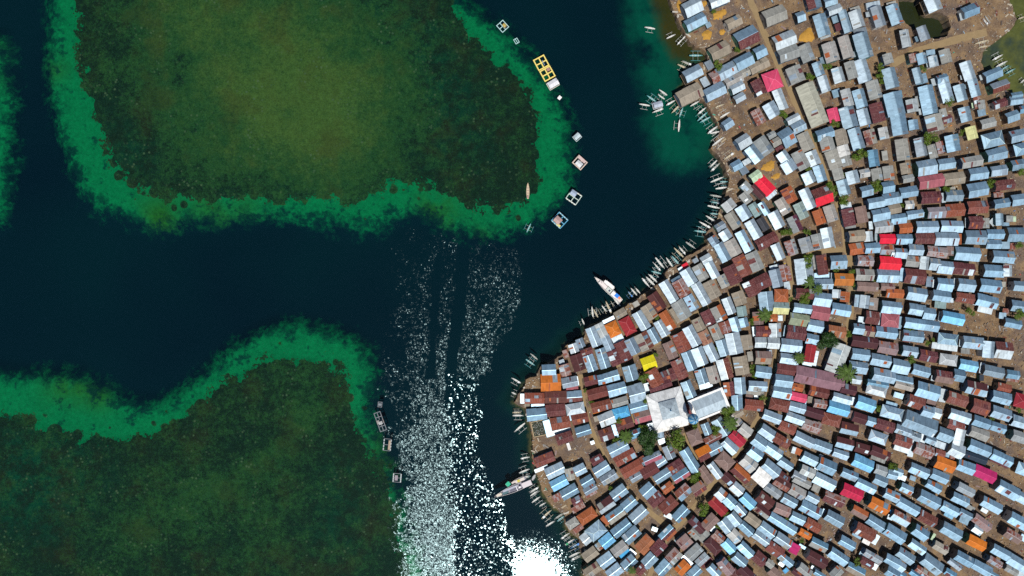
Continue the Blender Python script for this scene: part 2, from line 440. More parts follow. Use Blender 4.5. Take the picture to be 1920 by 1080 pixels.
    mr = n.math('MAXIMUM', mr, n.math('MULTIPLY', n.step(n.math('ADD', head, n.math('MULTIPLY', n.math('SUBTRACT', n3, .5), .25)), -.02, .05), n.step(aS, -14, 0)))
    c = n.mix(mr, c, rc)
    e6 = n.math('ADD', aG, n.math('MULTIPLY', n.math('SUBTRACT', n2, .5), 8))
    lagc = n.mix(n2, (.05, .058, .014), (.14, .14, .045))
    lagc = n.mix(n.step(n1, .55, .35), lagc, (.035, .05, .04))
    c = n.mix(n.step(e6, -4, 4), c, scale_col(n, lagc, n.math('ADD', .5, n.math('MULTIPLY', n3, .9))))
    ap = n.attr('pond')
    c = n.mix(n.step(ap, -8, 4), c, n.mix(n2, (.011, .015, .006), (.03, .033, .012)))
    n.bsdf(c, .95, 0, 0.0)
    Zb = depth + rng.normal(0, .05, X.shape)
    Zb = np.where(land > 6, -3.5, Zb); Zb = np.where(pond > -6, np.minimum(Zb, -.8), Zb)
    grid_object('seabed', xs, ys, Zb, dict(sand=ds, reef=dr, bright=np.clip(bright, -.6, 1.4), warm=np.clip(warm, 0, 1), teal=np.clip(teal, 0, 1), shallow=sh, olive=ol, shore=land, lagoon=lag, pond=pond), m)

    # ---- water surface: calm in the lee of the island, ruffled by wind in long bands
    PX, PY = 960 + X / S, 540 - Y / S
    RIGHT = [(300,-200),(560,250),(700,380),(800,420),(900,440),(990,470),(983,540),(972,600),(950,645),(926,690),(906,722),(897,760),(890,830),(888,900),(868,950),(864,1080),(860,1400),(300,1400)]
    BIG = [(840,700),(897,715),(900,760),(896,830),(908,880),(930,930),(944,985),(955,1030),(962,1080),(970,1400),(845,1400),(850,1080),(850,960),(842,880)]
    dR = sdist(RIGHT, PX, PY); dB = sdist(BIG, PX, PY)
    jit = sum(np.sin(PX * p + PY * q + r_) for p, q, r_ in ((.11, .07, 0), (.05, -.13, 1), (.19, .03, 2), (-.08, .21, 4))) * 3.0
    ruf = sm(dR + jit, -8, 18)
    ruf *= sm(PX, 620, 850) * .9 + .1
    ruf *= sm(sdist([(690,400),(700,640),(718,800),(745,940),(775,1080),(800,1400),(1600,1400),(1600,400)], PX, PY), -70, 25) * .8 + .2
    for line, w, a in (([(872,450),(866,520),(858,600),(848,660),(846,730),(846,770)], 11, .97), ([(824,480),(816,560),(812,640),(808,700)], 8, .7)):
        d = sdist(line, PX, PY, closed=False); ruf *= 1 - a * (1 - sm(d, w * .5, w * 1.4))
    for x, y, rx, ry in ((746, 905, 18, 26), (722, 772, 14, 26), (730, 845, 14, 26)):
        ruf *= 1 - .9 * (1 - sm(np.hypot((PX - x) / rx, (PY - y) / ry), .6, 1.3))
    big = sm(dB + jit, -12, 14)
    m, nt, _, L = mat('sea_water'); n = N(nt); pos = n.pos()
    aR, aB = n.attr('ruffle'), n.attr('swell')
    wob = n.noise(pos, .09, 3, .6)
    rr = n.math('MULTIPLY', aR, n.math('ADD', .55, n.math('MULTIPLY', n.step(wob, .35, .65), .55)))
    rr = n.math('MULTIPLY', rr, n.math('ADD', .42, n.math('MULTIPLY', n.step(n.noise(pos, .42, 3, .6), .36, .62), .62)))
    def facets(scale):
        v = n.new('ShaderNodeTexVoronoi'); n.put(v.inputs['Vector'], pos); v.inputs['Scale'].default_value = scale
        s_ = n.new('ShaderNodeVectorMath', operation='SUBTRACT'); n.put(s_.inputs[0], v.outputs['Color']); s_.inputs[1].default_value = (.5, .5, .5)
        return s_.outputs[0]
    def vadd(a, b):
        s_ = n.new('ShaderNodeVectorMath', operation='ADD'); n.put(s_.inputs[0], a); n.put(s_.inputs[1], b); return s_.outputs[0]
    fine = vadd(scale_col(n, facets(3.6), .29), scale_col(n, facets(1.5), .21))
    swell = vadd(scale_col(n, facets(1.7), .33), scale_col(n, facets(.6), .18))
    amp = n.math('MAXIMUM', rr, 0.0)
    tilt = vadd(scale_col(n, fine, n.math('MULTIPLY', amp, n.math('SUBTRACT', 1.0, n.math('MULTIPLY', aB, .8)))), scale_col(n, swell, n.math('MULTIPLY', aB, 1.0)))
    calm = scale_col(n, vadd(facets(4.0), facets(1.6)), .016)
    tilt = vadd(tilt, calm)
    fl = n.new('ShaderNodeVectorMath', operation='MULTIPLY'); n.put(fl.inputs[0], tilt); fl.inputs[1].default_value = (1, 1, 0)
    nr = n.new('ShaderNodeVectorMath', operation='NORMALIZE'); n.put(nr.inputs[0], vadd(fl.outputs[0], (0, 0, 1)))
    gl = n.new('ShaderNodeBsdfGlossy', distribution='BECKMANN'); gl.inputs['Color'].default_value = (.64, .93, 1, 1)
    n.put(gl.inputs['Roughness'], n.mixf(aB, n.mixf(n.step(rr, 0.0, .5), .088, .26), .175))
    n.put(gl.inputs['Normal'], nr.outputs[0])
    tr = n.new('ShaderNodeBsdfTransparent'); tr.inputs['Color'].default_value = (.93, .985, .975, 1)
    fr = n.new('ShaderNodeFresnel'); fr.inputs['IOR'].default_value = 1.333
    mx = n.new('ShaderNodeMixShader'); n.put(mx.inputs[0], fr.outputs[0]); L.new(tr.outputs[0], mx.inputs[1]); L.new(gl.outputs[0], mx.inputs[2])
    o = n.new('ShaderNodeOutputMaterial'); L.new(mx.outputs[0], o.inputs[0])
    grid_object('water', xs, ys, np.zeros_like(X), dict(ruffle=ruf, swell=big), m)
build_sea()
DATA = """
@1240 0
350 80 200 160 27 w
385 245 230 130 27 b
530 280 60 60 27 b s
650 5 210 110 22 w
815 250 170 110 27 t
960 420 240 190 27 br
655 570 220 150 28 t
1275 175 240 170 22 g
1115 585 130 120 27 b
930 690 200 140 27 b
740 795 230 145 28 bw
355 825 200 130 28 bw
1100 740 220 110 28 t
945 810 110 100 27 g
600 870 90 130 28 m
490 920 80 110 27 w s
1250 905 185 200 20 k h
1095 980 170 120 118 r
815 905 200 110 27 gm
855 985 150 100 27 w
600 1030 230 140 27 bw
318 1060 270 165 27 t
540 730 80 100 27 d s
T 640 740 50
T 850 560 35
T 590 130 20
B 110 410 110 25
B 210 470 90 48
B 250 430 60 50
B 390 625 150 0
B 240 750 130 155
B 290 710 120 155
B 20 1040 110 145
@1440 0
185 450 240 150 22 w
225 595 220 160 20 g
367 190 95 110 20 b
515 20 150 150 105 rb
700 10 140 110 18 b
605 285 240 140 107 b
640 400 120 60 18 w s
750 110 150 90 20 w
765 215 90 80 20 b s
800 300 90 80 20 r s
870 240 250 90 107 b
1000 215 190 135 108 w
985 110 110 70 18 g s
1185 60 160 80 12 w s
1240 185 225 120 107 d
1135 160 70 60 8 w s
1425 165 220 135 108 b
1390 50 110 60 15 g s
1035 345 150 60 14 d s
1070 515 275 165 106 b
875 530 240 125 106 gm
705 588 210 150 107 gm
430 598 190 140 112 g
970 610 80 65 14 w s
620 680 80 65 110 b s
310 838 180 165 112 g
567 775 150 100 110 b
632 945 180 105 108 w
790 847 165 120 106 w
935 790 190 115 106 g
1062 800 250 150 106 wb
1350 660 110 105 106 g
1378 880 220 145 104 b
1190 1010 200 140 106 g
770 1050 90 90 18 b s
T 655 750 45
T 465 860 45
T 550 865 30
T 1265 760 40
T 1265 850 40
T 1275 920 30
@1680 0
420 40 170 160 112 wb
105 435 190 100 100 gb
307 375 160 110 110 d
245 435 60 60 18 b s
835 120 175 125 22 uw
755 180 80 80 18 w s
195 655 100 90 102 m
290 660 120 105 104 b
390 590 100 60 10 b s
418 690 120 100 102 w
368 730 50 50 10 w s
555 635 150 120 104 g
245 850 170 90 105 b
320 880 110 60 105 b s
265 920 80 60 10 u s
808 797 205 130 108 wb
745 870 50 40 100 w s
1090 840 195 115 24 uw
975 865 70 60 20 w s
1168 970 190 110 20 dr
435 920 80 70 106 w s
520 885 120 90 16 b
560 1020 250 130 106 wb
880 990 190 110 106 b
800 970 50 60 100 b s
1360 1075 120 70 10 u
30 1060 80 80 100 u s
B 960 475 160 15
B 990 525 110 8
B 1145 645 130 28
B 1190 720 140 28
B 1290 800 120 28
B 1030 220 100 125
B 1005 245 90 125
B 1230 760 100 30
B 1415 200 80 20
B 1430 910 70 40
T 300 770 35
@1200 180
R 195 105 100 70 15
B 200 165 130 20
1120 20 120 90 30 w
1330 235 170 110 118 m
990 315 115 100 35 bw
1165 512 150 130 32 w
1285 652 190 125 128 b
1390 565 200 150 125 g
1088 782 115 100 30 b
1200 740 90 60 30 w s
1170 840 85 85 30 d s
1302 902 125 95 35 n
1205 1030 130 100 135 g
B 50 100 120 170
B 130 30 130 145
B 240 10 90 145
B 350 75 120 30
B 400 150 130 45
B 465 180 120 70
B 440 330 140 85
B 700 165 120 40
B 705 230 150 42
B 730 270 140 28
B 620 85 120 30
B 820 380 140 38
B 850 410 120 12
B 880 510 160 38
B 825 765 120 45
B 850 800 140 42
B 870 940 160 22
B 945 965 90 0
B 920 1035 140 8
B 1000 680 150 35
B 900 110 110 20
B 960 210 130 30
@1440 180
40 158 165 140 120 wb
140 40 230 105 112 w
285 260 150 80 28 w
343 348 150 115 26 bw
213 468 150 190 32 uw
422 513 200 135 114 g
178 690 130 120 125 wb
237 792 130 145 122 wb
370 720 210 135 118 g
508 700 160 125 112 w
460 920 130 130 115 wb
586 872 180 115 108 b
40 440 90 70 30 g
90 520 100 90 30 g
130 590 90 50 30 r s
640 425 190 115 18 uw
668 540 150 150 106 g
822 462 170 130 104 t
735 217 150 115 104 k
905 240 230 165 106 b
1078 237 180 125 105 wb
1230 187 210 145 105 r
1420 90 250 190 104 b
498 96 470 205 112 a
1035 30 200 130 106 b
890 20 190 110 106 gb
995 482 235 135 107 b
1152 462 160 125 106 mg
1300 420 130 105 102 gw
850 615 120 125 106 wg
882 730 110 110 106 g
740 712 200 145 110 g
787 878 125 115 106 g
953 915 140 130 105 wb
1085 870 110 90 12 gw
1187 700 180 115 98 u
1315 670 110 60 98 g s
1225 885 135 115 100 g
1355 868 155 120 98 g
850 1030 170 125 106 b
1110 1070 130 110 14 b
1350 1030 130 130 10 uw
T 165 200 50
T 750 310 45
T 1035 660 75
T 715 1030 60
T 1220 1020 60
T 850 890 30
T 460 820 30
@1680 180
35 325 220 165 100 b
180 110 140 125 100 bg
250 60 120 55 100 g s
360 45 310 165 102 b
290 172 70 70 12 w s
195 325 110 105 98 b
432 305 185 185 104 g
530 190 90 80 106 g
570 262 110 90 18 r
778 208 160 125 104 b
875 105 60 50 100 n s
918 75 130 70 100 m
965 100 100 80 100 g
965 185 90 80 14 b s
1170 85 150 90 20 r
1352 50 140 95 8 uw
1310 232 140 110 20 uw
1035 305 160 100 14 dg
850 415 140 112 105 y
1090 490 230 155 14 uw h
1130 655 215 130 14 uw
637 532 180 150 102 b
275 575 200 120 102 d
410 625 150 90 104 g
500 580 130 80 104 m
70 605 230 140 98 g
105 815 120 110 100 t
135 930 120 80 12 g
345 805 210 160 10 bw
568 765 180 115 8 uw
850 740 225 120 10 dg
393 960 270 140 9 p
652 928 220 130 8 t
925 875 200 130 8 uw
1155 840 175 110 8 bw
1385 445 200 130 14 b
1420 595 170 130 14 uw h
1400 770 200 110 10 ub
1220 1000 210 110 8 r
915 1055 215 150 10 uw
140 1080 190 115 8 uw
640 1045 60 45 10 g s
1440 150 100 80 10 u
725 -35 180 120 106 b
T 385 470 75
T 740 410 35
T 575 1050 40
T 1060 985 45
T 610 70 50
T 1410 855 50
@1200 360
1000 150 110 140 128 gw
1190 65 125 100 128 g
1165 230 160 130 122 wb
1293 200 150 95 122 q
1395 185 150 80 122 b
1045 320 185 115 122 g
1278 420 210 115 120 wb
1385 362 150 85 122 x
905 390 110 85 32 d
962 483 110 115 124 wb
830 550 110 90 124 d
927 678 210 112 118 b
1045 625 180 130 118 gm
1175 553 240 110 118 bw
745 755 115 85 30 w
812 875 190 102 118 wb
680 905 180 115 120 g
550 952 180 125 122 wb
510 830 70 55 30 c s
460 868 60 45 30 w s
625 770 60 50 30 d s
1042 930 210 140 116 r
1150 830 230 140 116 rm
1290 780 210 140 114 g
1375 1010 170 150 25 r
937 1003 140 100 116 g
415 1000 110 80 30 b
B 850 45 130 170
B 850 120 110 170
B 835 170 150 168
B 835 245 100 172
B 795 300 130 148
B 730 370 150 150
B 675 445 140 172
B 570 600 130 145
B 435 680 150 135
B 475 660 110 130
B 330 790 130 125
B 400 770 140 130
B 225 800 160 130
B 195 845 110 130
B 180 905 120 165
B 145 970 140 138
B 115 1000 140 135
B 65 1020 130 130
@1440 360
235 35 170 130 118 o
445 75 230 120 115 wb
168 160 180 115 122 gm
95 312 190 125 118 wb
373 210 180 110 116 q
302 360 180 120 116 gr
610 45 200 190 20 rc
575 282 160 110 110 o
707 240 180 125 108 gm
908 285 190 130 102 r
880 160 120 75 12 w s
928 388 120 40 8 g s
1050 255 180 120 102 e
1215 122 175 110 10 uw
1395 75 200 120 10 uw
1268 255 190 130 11 uw
1295 390 195 130 7 dw
1425 190 130 100 12 t
1465 305 170 110 8 uw
1145 260 70 60 100 g s
1158 375 90 45 95 w s
1000 495 175 120 4 t
1130 500 110 95 95 w
1340 527 170 105 0 c
1225 522 100 50 90 w s
1000 640 170 125 8 o
1172 632 160 110 3 uw
1335 648 145 110 -1 dm
1425 690 80 90 -4 w
1372 800 230 140 -4 c
1095 772 170 115 -1 dm
792 790 175 145 3 db
608 820 215 110 98 r
530 790 160 50 98 g s
605 945 170 70 2 b s
622 1035 200 110 0 bw
852 985 205 130 -1 eO
735 960 100 55 90 d s
1087 932 195 125 -2 dg
1345 945 235 145 -2 uw
1120 1065 230 95 -2 e
1345 1068 150 80 -3 e
672 512 215 125 102 w
552 560 170 110 104 g
425 595 160 130 106 gd
262 625 165 115 108 mg
112 672 180 100 114 w
-15 553 240 125 28 r
92 970 195 120 104 d
75 850 110 60 15 w s
180 910 180 85 102 m
235 915 170 45 102 m s
408 890 275 190 98 w
215 1055 90 70 100 w s
T 850 95 60
T 440 450 40
T 235 450 45
T 165 460 30
T 450 770 70
T 730 20 50
P 470 1020 55
T 770 870 35
T 940 910 40
T 1340 710 30
T 955 1030 30
T 1190 1000 25
@1680 360
150 145 95 90 4 gw
215 252 180 90 9 uw
390 62 215 130 3 r
535 65 110 45 94 w s
652 42 185 115 2 db
915 172 215 135 4 rm
662 205 200 135 4 ro
455 232 195 120 3 de
1190 128 165 95 8 ub
1400 85 195 120 8 uw
1155 30 110 60 4 m s
350 392 235 125 1 bw
625 388 235 125 -1 bw
105 408 140 105 5 o
160 420 60 60 0 b s
795 345 110 35 90 w s
893 345 150 130 0 r
1010 350 110 80 90 g
1095 335 80 75 45 w s
1165 310 130 85 92 b
1235 362 80 40 0 b s
1280 300 75 70 0 g s
1335 305 60 35 90 n s
92 535 170 110 0 uw
325 522 215 115 0 r
568 530 250 140 -1 bw
715 530 120 45 90 o s
895 510 225 150 -1 db
1115 473 185 105 0 uw
1370 480 230 155 0 ub
1097 588 165 95 0 uw
1235 600 90 80 0 b s
1315 610 60 70 0 m s
222 652 160 115 -3 bw
460 675 215 115 -6 dm
610 665 100 75 88 e
800 698 270 145 -4 uw
1205 732 230 130 -4 uw
55 690 130 110 -4 bw
188 782 158 115 -4 dt
322 800 140 95 84 w
432 815 115 130 -6 bw
550 850 165 135 -6 bw
755 865 240 130 -5 r
1100 888 220 130 -3 uw
1258 885 125 95 90 w
210 950 225 160 -6 r
75 930 150 60 85 b s
378 1010 110 70 85 d
430 1030 90 45 86 w s
548 1045 170 140 -6 uw
790 1050 185 140 -6 uw
670 1030 120 45 86 w s
1060 1055 225 140 -6 uw
1400 1060 150 110 -4 uw
1205 1040 60 60 0 g s
T 1385 600 40
T 75 150 30
@960 540
S 1095 25 430 95 135
1090 367 140 60 25 w s
1135 465 160 135 116 O h
1300 428 190 130 118 C h
1005 475 160 95 116 bg
920 548 215 112 112 wb
1075 622 170 100 114 bd
1190 572 130 70 25 w s
1252 710 220 135 116 r
1150 785 170 110 114 r
1355 657 180 110 116 d
1022 790 220 115 108 b
880 845 180 115 110 bw
740 838 180 135 108 R
840 720 130 75 20 r
693 678 100 95 110 w
770 620 100 85 112 d
785 692 45 35 20 w s
605 740 90 60 110 m s
565 845 80 60 110 d s
595 925 130 110 105 m
415 930 150 130 3 uw
650 1060 170 110 12 d
730 1045 100 35 100 w s
895 1040 160 100 12 r
1005 1030 80 110 12 uw
1118 997 165 110 16 uw
1335 955 165 145 107 b
1395 180 70 60 30 g s
1220 290 130 85 30 t
B 905 265 120 97
B 942 285 110 118
B 800 380 80 113
B 1085 215 150 115
B 1040 235 90 130
B 1180 160 120 132
B 1370 40 110 130
B 1330 70 80 130
B 1415 30 80 130
B 210 840 130 145
B 245 770 110 140
B 45 1040 120 150
@1200 540
15 365 210 120 120 wb
190 155 205 125 124 R
325 40 250 110 121 wb
465 0 190 130 120 m
690 65 260 110 120 wb
810 15 200 130 118 t
1255 0 170 150 116 r
1115 115 150 130 110 t
1000 200 185 100 112 wb
1145 262 110 105 100 q
1420 150 210 160 97 b
575 165 170 105 120 bu
465 245 210 140 122 g
397 310 180 60 122 t s
312 365 220 100 122 o
105 268 170 120 122 t
247 452 185 110 120 wb
147 540 170 115 120 b
45 600 190 150 118 gr
80 450 70 35 25 u s
765 335 165 115 116 r
888 285 170 130 116 go
662 412 150 110 116 t
587 540 230 118 118 wb
465 608 210 145 116 ro
342 700 190 110 114 e
855 500 175 115 116 g
732 555 150 110 116 og
965 440 130 125 108 m
1068 412 160 100 108 b
1167 388 100 90 105 b
1058 622 230 155 102 wb
930 672 180 105 108 b
803 725 195 110 116 wb
672 770 200 130 112 wb
552 820 210 108 112 b
443 912 220 120 115 rm
98 845 155 140 20 Y
1138 870 200 155 100 t
952 910 220 140 106 wr
692 995 160 120 108 b
820 975 190 110 106 gm
318 985 150 130 22 r
155 1010 190 150 118 ro
1325 340 140 110 95 e
1385 487 160 115 0 r
1285 490 110 40 96 w s
1358 612 130 115 0 w
1200 610 160 115 98 t
1385 785 170 140 -3 et
1240 770 110 60 98 g s
1385 945 170 125 -8 uw
T 200 320 35
P 1410 310 60
T 885 680 35
T 40 1010 65
T 1290 980 35
T 1260 900 40
T 170 750 30
T 1265 380 40
T 1380 865 25
@1440 540
150 85 150 140 0 o h
142 228 170 130 -3 qy
60 335 90 80 0 o
130 340 70 60 0 w s
412 65 190 110 -3 r
608 130 190 150 -7 bw
770 65 90 90 86 w
865 100 110 100 84 o
822 245 205 125 -9 uw
388 230 195 100 -8 bw
588 282 195 145 -9 p
350 360 210 130 -9 G
530 428 170 130 -11 bw
315 505 205 150 -8 r
200 490 140 45 80 b s
772 490 190 120 -10 eo
260 650 225 145 -6 bw
495 580 130 110 -12 b
475 735 190 110 80 C
530 790 170 55 78 w s
440 855 110 40 -8 w s
785 793 325 185 70 A
240 800 200 115 -7 bw
207 920 210 115 -7 r
175 1045 190 130 -7 uw
575 1018 530 180 -12 v
1003 145 130 60 84 b
1085 155 140 100 83 w
1190 180 130 90 84 eg
1425 60 190 100 -5 o
1385 220 210 130 -6 uw
1170 335 145 140 -8 r
1055 360 80 75 -6 w s
1375 365 190 145 -5 p h
1255 350 140 55 80 w s
1018 462 120 115 -7 uw
1135 485 120 110 -8 rt
1330 500 230 120 -7 uw
1085 610 280 120 -8 R
1345 675 210 130 -10 em
1040 748 190 120 -7 uw
1265 815 215 130 -10 uw
1008 895 200 130 -8 bw
990 1030 110 90 -8 w
1300 985 235 140 -11 bw
1235 1080 230 70 -10 u
80 475 150 130 92 w
60 620 130 120 -3 w
15 740 60 90 0 d s
D 660 605 92
T 410 120 60
P 360 790 50
P 900 960 85
T 905 520 35
T 245 130 30
T 10 290 40
P 570 20 45
@1680 540
230 70 210 140 -9 uw
512 92 190 115 -7 uw
500 192 130 75 -7 q s
775 115 200 105 -9 rm
630 140 50 35 85 w s
1022 150 230 130 -13 uw
1005 240 165 85 -13 w s
895 130 130 40 76 w s
1388 205 180 120 -7 uw
235 245 180 120 -8 uw
372 290 130 125 -8 b
638 338 240 125 -11 Uw
500 320 100 40 80 w s
208 400 215 115 -8 uw
392 425 170 115 -8 ub
40 390 140 60 82 b s
192 542 220 120 -6 ub
130 590 100 40 -6 r s
60 530 90 50 84 g s
585 575 215 120 -7 b h
548 662 290 72 -8 w s
865 615 220 130 -6 bw
735 620 80 45 84 w s
780 710 100 60 -6 g s
1040 692 180 125 85 bw
1205 700 185 180 -6 rw
155 715 165 115 -9 bw
360 765 190 120 -10 r
590 808 190 120 -8 gw h
812 875 195 120 -11 Uw
1098 940 215 115 -11 db
970 900 120 50 80 w s
1315 975 140 95 -8 u
1320 1030 130 50 -8 m s
1315 400 180 100 -11 ub
1200 312 80 70 -5 b s
1235 260 70 60 -5 m s
50 885 185 150 -10 uw
280 932 190 115 -15 uw
80 1045 200 110 -12 b
545 1000 195 130 -9 re
705 985 120 130 -10 ub
415 1015 60 40 80 w s
965 1010 70 50 90 x s
T 835 265 45
T 175 810 50
T 355 620 30
T 150 455 40
T 415 580 25
T 1390 300 60
@960 720
435 -15 215 180 2 oO
665 45 160 50 5 p s
700 140 165 120 4 br
252 160 215 120 0 ro
118 165 110 50 90 w s
290 242 150 35 2 b s
170 237 60 45 0 t s
492 148 235 130 1 Re
490 295 215 130 5 r
278 342 215 130 6 ub
712 278 200 120 10 w h
545 437 210 130 9 ro
405 500 190 75 105 b s
552 535 220 50 12 w s
765 388 180 110 14 Ro
650 385 60 30 105 b s
800 527 165 108 18 ub
588 607 180 115 19 r
962 103 220 118 15 Ro
1002 248 215 110 15 Ro
960 300 110 50 15 O s
1180 60 200 130 15 uw
1400 100 175 190 15 bw
1210 203 180 90 16 dg
1420 255 190 110 15 uw
1220 325 195 115 14 U h
1065 395 170 140 22 w
975 385 110 60 16 t s
1060 568 150 130 20 Re
1160 530 150 45 108 b s
1265 452 190 115 21 Re
1465 370 180 120 16 ep
365 850 220 110 22 rm
330 955 160 40 22 w s
485 975 210 125 26 bw
765 965 130 105 27 bw
650 1015 130 85 105 g
955 855 135 85 30 r
1007 958 180 120 32 bw
1090 1055 185 105 32 d
1195 720 220 130 27 bw
1272 825 240 115 29 ro
1348 955 240 125 30 ro
1400 1040 150 90 30 d
1390 560 130 90 20 u
905 660 45 40 20 w s
V 637 700 85 35 108
B 55 322 100 0
B 70 355 125 0
B 85 490 160 40
B 150 830 110 10
B 140 978 130 22
B 150 1045 120 10
B 20 105 60 155
T 895 210 30
T 1200 420 50
P 1290 600 60
T 1160 640 40
T 825 70 20
@1200 720
230 25 250 80 20 r
80 45 110 60 105 w s
545 60 190 115 113 b
740 20 150 60 16 w s
1000 55 150 110 98 or
1125 20 180 120 95 b
1325 25 200 110 -3 bw
1295 105 200 45 -3 g s
1230 142 80 45 -4 e s
1310 147 55 45 0 w s
1092 208 165 118 93 b
1280 240 200 115 -6 ro
1105 330 110 80 30 t
1070 402 140 110 125 gm
1185 525 140 115 -38 gw
912 485 205 120 123 b
748 505 130 92 112 b
822 612 200 90 28 mr
615 600 165 140 112 e h
722 778 160 145 28 Or
842 728 150 120 28 uw
1092 615 180 105 -43 Rc
1010 700 180 110 -43 bw
955 868 185 150 -43 e h
845 972 190 85 127 wb
565 860 280 115 122 b
328 765 150 105 114 d
225 885 140 85 34 bw
395 938 185 120 33 r
105 975 190 120 30 Rr
15 880 110 110 30 ro
140 835 200 90 25 dp
250 1035 190 105 33 b
460 1030 190 100 33 up
735 1020 200 95 126 e
1220 895 170 140 -42 gw
1297 785 155 120 -37 uw
1350 660 170 130 -36 uw
1440 550 195 120 -34 bw
1365 1050 180 150 -40 W
1135 1010 220 115 -42 or
1110 905 90 60 -42 R s
990 1065 150 100 -42 R
135 480 110 85 15 w s
213 562 110 95 10 d s
245 645 80 60 20 w s
55 555 110 70 15 u s
T 75 170 50
T 35 490 45
D 90 660 120
T 390 610 110
T 420 700 50
T 980 310 75
T 855 520 55
P 1020 450 65
T 625 1040 62
T 1380 165 40
T 620 470 40
@1440 720
155 97 200 125 -10 uw
330 40 120 80 -12 o
345 150 170 90 -13 k
385 192 100 50 -13 b s
570 88 215 115 -13 Rr
905 60 170 110 -13 R
587 222 140 90 -9 dm
475 175 70 60 80 t s
130 237 215 125 -13 Ro h
328 265 180 105 -15 bw
832 167 205 95 -15 bw
962 195 90 55 80 w s
792 275 230 130 -16 Uw
1097 225 205 140 -19 Uw
1222 68 220 115 -15 w h
1395 325 240 130 -15 bw h
1390 235 130 60 -15 b s
45 370 200 110 -20 bw
95 435 60 50 -15 g s
302 388 205 105 -19 bw
523 330 200 105 -17 R
715 405 200 125 -15 Ro h
490 475 200 120 -18 dm
215 493 185 105 -23 ro
912 505 190 125 -13 Rb
1035 387 160 110 -17 R
1165 427 110 100 -16 b
1315 470 200 115 -16 r
1240 602 195 120 -19 bw h
155 640 185 105 -31 Ro
60 752 200 115 -34 uw
198 900 165 100 -33 ub
405 625 220 115 -26 bw
612 703 195 115 -21 ub
470 845 175 115 -26 ub
370 835 60 30 65 w s
862 670 190 115 -14 Rb
815 790 170 90 -18 bw
1060 725 160 105 -16 R
1262 778 215 105 -22 R
1240 845 170 50 -21 g s
1065 890 225 135 -23 Uw
660 925 195 145 -23 ub
590 830 70 50 68 w s
570 888 60 40 68 R s
550 940 50 45 65 w s
445 985 160 105 -24 bg
915 1020 180 100 -23 ub
1278 975 150 105 -19 dg
1400 1020 110 100 -15 b
350 1045 150 90 -26 d
160 1045 160 100 -36 R
30 955 200 145 -39 bw
290 745 75 45 72 w s
340 760 90 70 -25 o s
930 340 85 65 80 e s
T 1230 270 50
T 1400 930 50
@1680 720
90 22 200 85 -15 gm
30 130 110 60 -15 b s
355 80 250 165 -16 uw
530 130 150 80 78 w s
225 205 180 135 -19 rm
400 200 110 70 -18 e s
690 172 220 125 -17 rm
900 50 220 140 -13 Rb
1010 80 130 40 80 w s
1215 45 150 95 -13 ro
1185 155 205 125 -14 uw
1410 190 150 150 -15 C h
1350 170 150 40 78 w s
950 260 185 150 -17 rm
1180 332 210 130 -18 bw
355 310 130 115 -17 bw
455 325 100 110 -17 w
270 445 360 185 -21 db
718 362 230 115 -18 bw
675 470 180 100 -18 rm
750 495 60 60 -16 b s
960 432 190 110 -19 ub
1148 490 165 100 -17 ub
1400 430 190 120 -16 bw
1310 400 140 50 75 w s
932 560 205 115 -20 dg
825 520 130 40 72 w s
1400 600 190 120 -17 dg
82 525 175 95 -20 bw
215 590 120 90 -19 db
305 615 110 60 75 w s
388 630 115 85 -21 ub
75 645 190 115 -18 rm
60 735 170 55 -18 w s
175 725 190 60 78 w s
310 745 210 130 -21 dm
572 580 205 140 -20 ub
715 600 180 110 76 w
525 695 170 75 -19 w s
680 745 160 150 -25 w
495 780 110 80 -18 rm
570 805 60 60 -18 b s
650 830 90 60 -18 m s
550 905 215 135 -19 oO
785 935 195 125 -21 uw
995 1010 245 130 -24 K
940 722 245 125 -22 uw
900 830 250 80 -19 x
1190 835 240 115 -24 uw
1160 893 220 35 -25 r s
1420 955 120 130 -20 uw h
260 975 215 115 -23 uw
490 1040 190 110 -23 ub
20 990 110 80 -20 b
55 1050 120 60 -20 w s
190 1062 70 50 -22 b s
T 1085 385 30
T 1380 290 30
@960 900
530 35 185 115 28 Uw
645 132 190 118 29 ub
728 232 110 85 30 r
745 312 160 65 30 m s
510 195 110 80 28 m s
845 405 200 125 34 o h
680 488 130 95 34 g h
745 550 120 60 35 m s
945 572 200 155 39 bw h
828 662 90 120 39 w
1070 685 150 125 40 Uw
985 740 80 85 40 g
880 835 165 115 38 t
1058 902 170 130 37 bw
905 1015 180 115 35 t
1155 1030 170 125 38 bw
1210 775 175 115 39 gm
1268 830 130 42 40 U s
1355 815 90 45 -38 w s
1318 932 165 115 43 ub
1230 542 225 115 39 ub
1345 618 190 125 41 ub
1165 395 205 115 36 ug
1055 282 190 120 35 Rw
1203 142 180 120 37 b
1318 268 165 120 40 uw
1425 390 200 125 42 bw
882 105 150 80 31 d
890 155 140 45 30 m s
845 15 140 105 31 ub
1050 455 110 60 -42 o s
B 250 112 120 35
B 250 150 110 35
B 272 220 120 36
B 345 275 90 30
B 390 385 150 42
B 525 410 120 33
B 552 432 110 36
B 432 490 120 32
B 600 628 120 34
B 650 697 130 33
B 712 738 130 30
B 705 838 140 25
B 720 872 120 25
T 1105 95 25
P 1350 1025 35
@1200 900
88 120 150 135 42 uw
180 218 170 125 41 r
310 88 130 90 38 o
488 135 170 125 42 mb
655 95 150 120 35 er
320 285 195 135 43 Ro
320 402 100 55 -25 w s
460 380 180 115 46 ub
165 555 65 45 -20 w s
300 595 180 90 44 ur
350 625 150 45 46 o s
58 725 190 145 46 eo
210 757 165 125 46 r
108 902 150 125 46 b
15 1010 130 90 46 r
382 857 155 130 46 mg
262 990 170 125 47 ub
480 985 150 115 46 oO
535 912 150 48 -42 w s
610 1045 160 110 43 ub
502 700 145 130 41 em
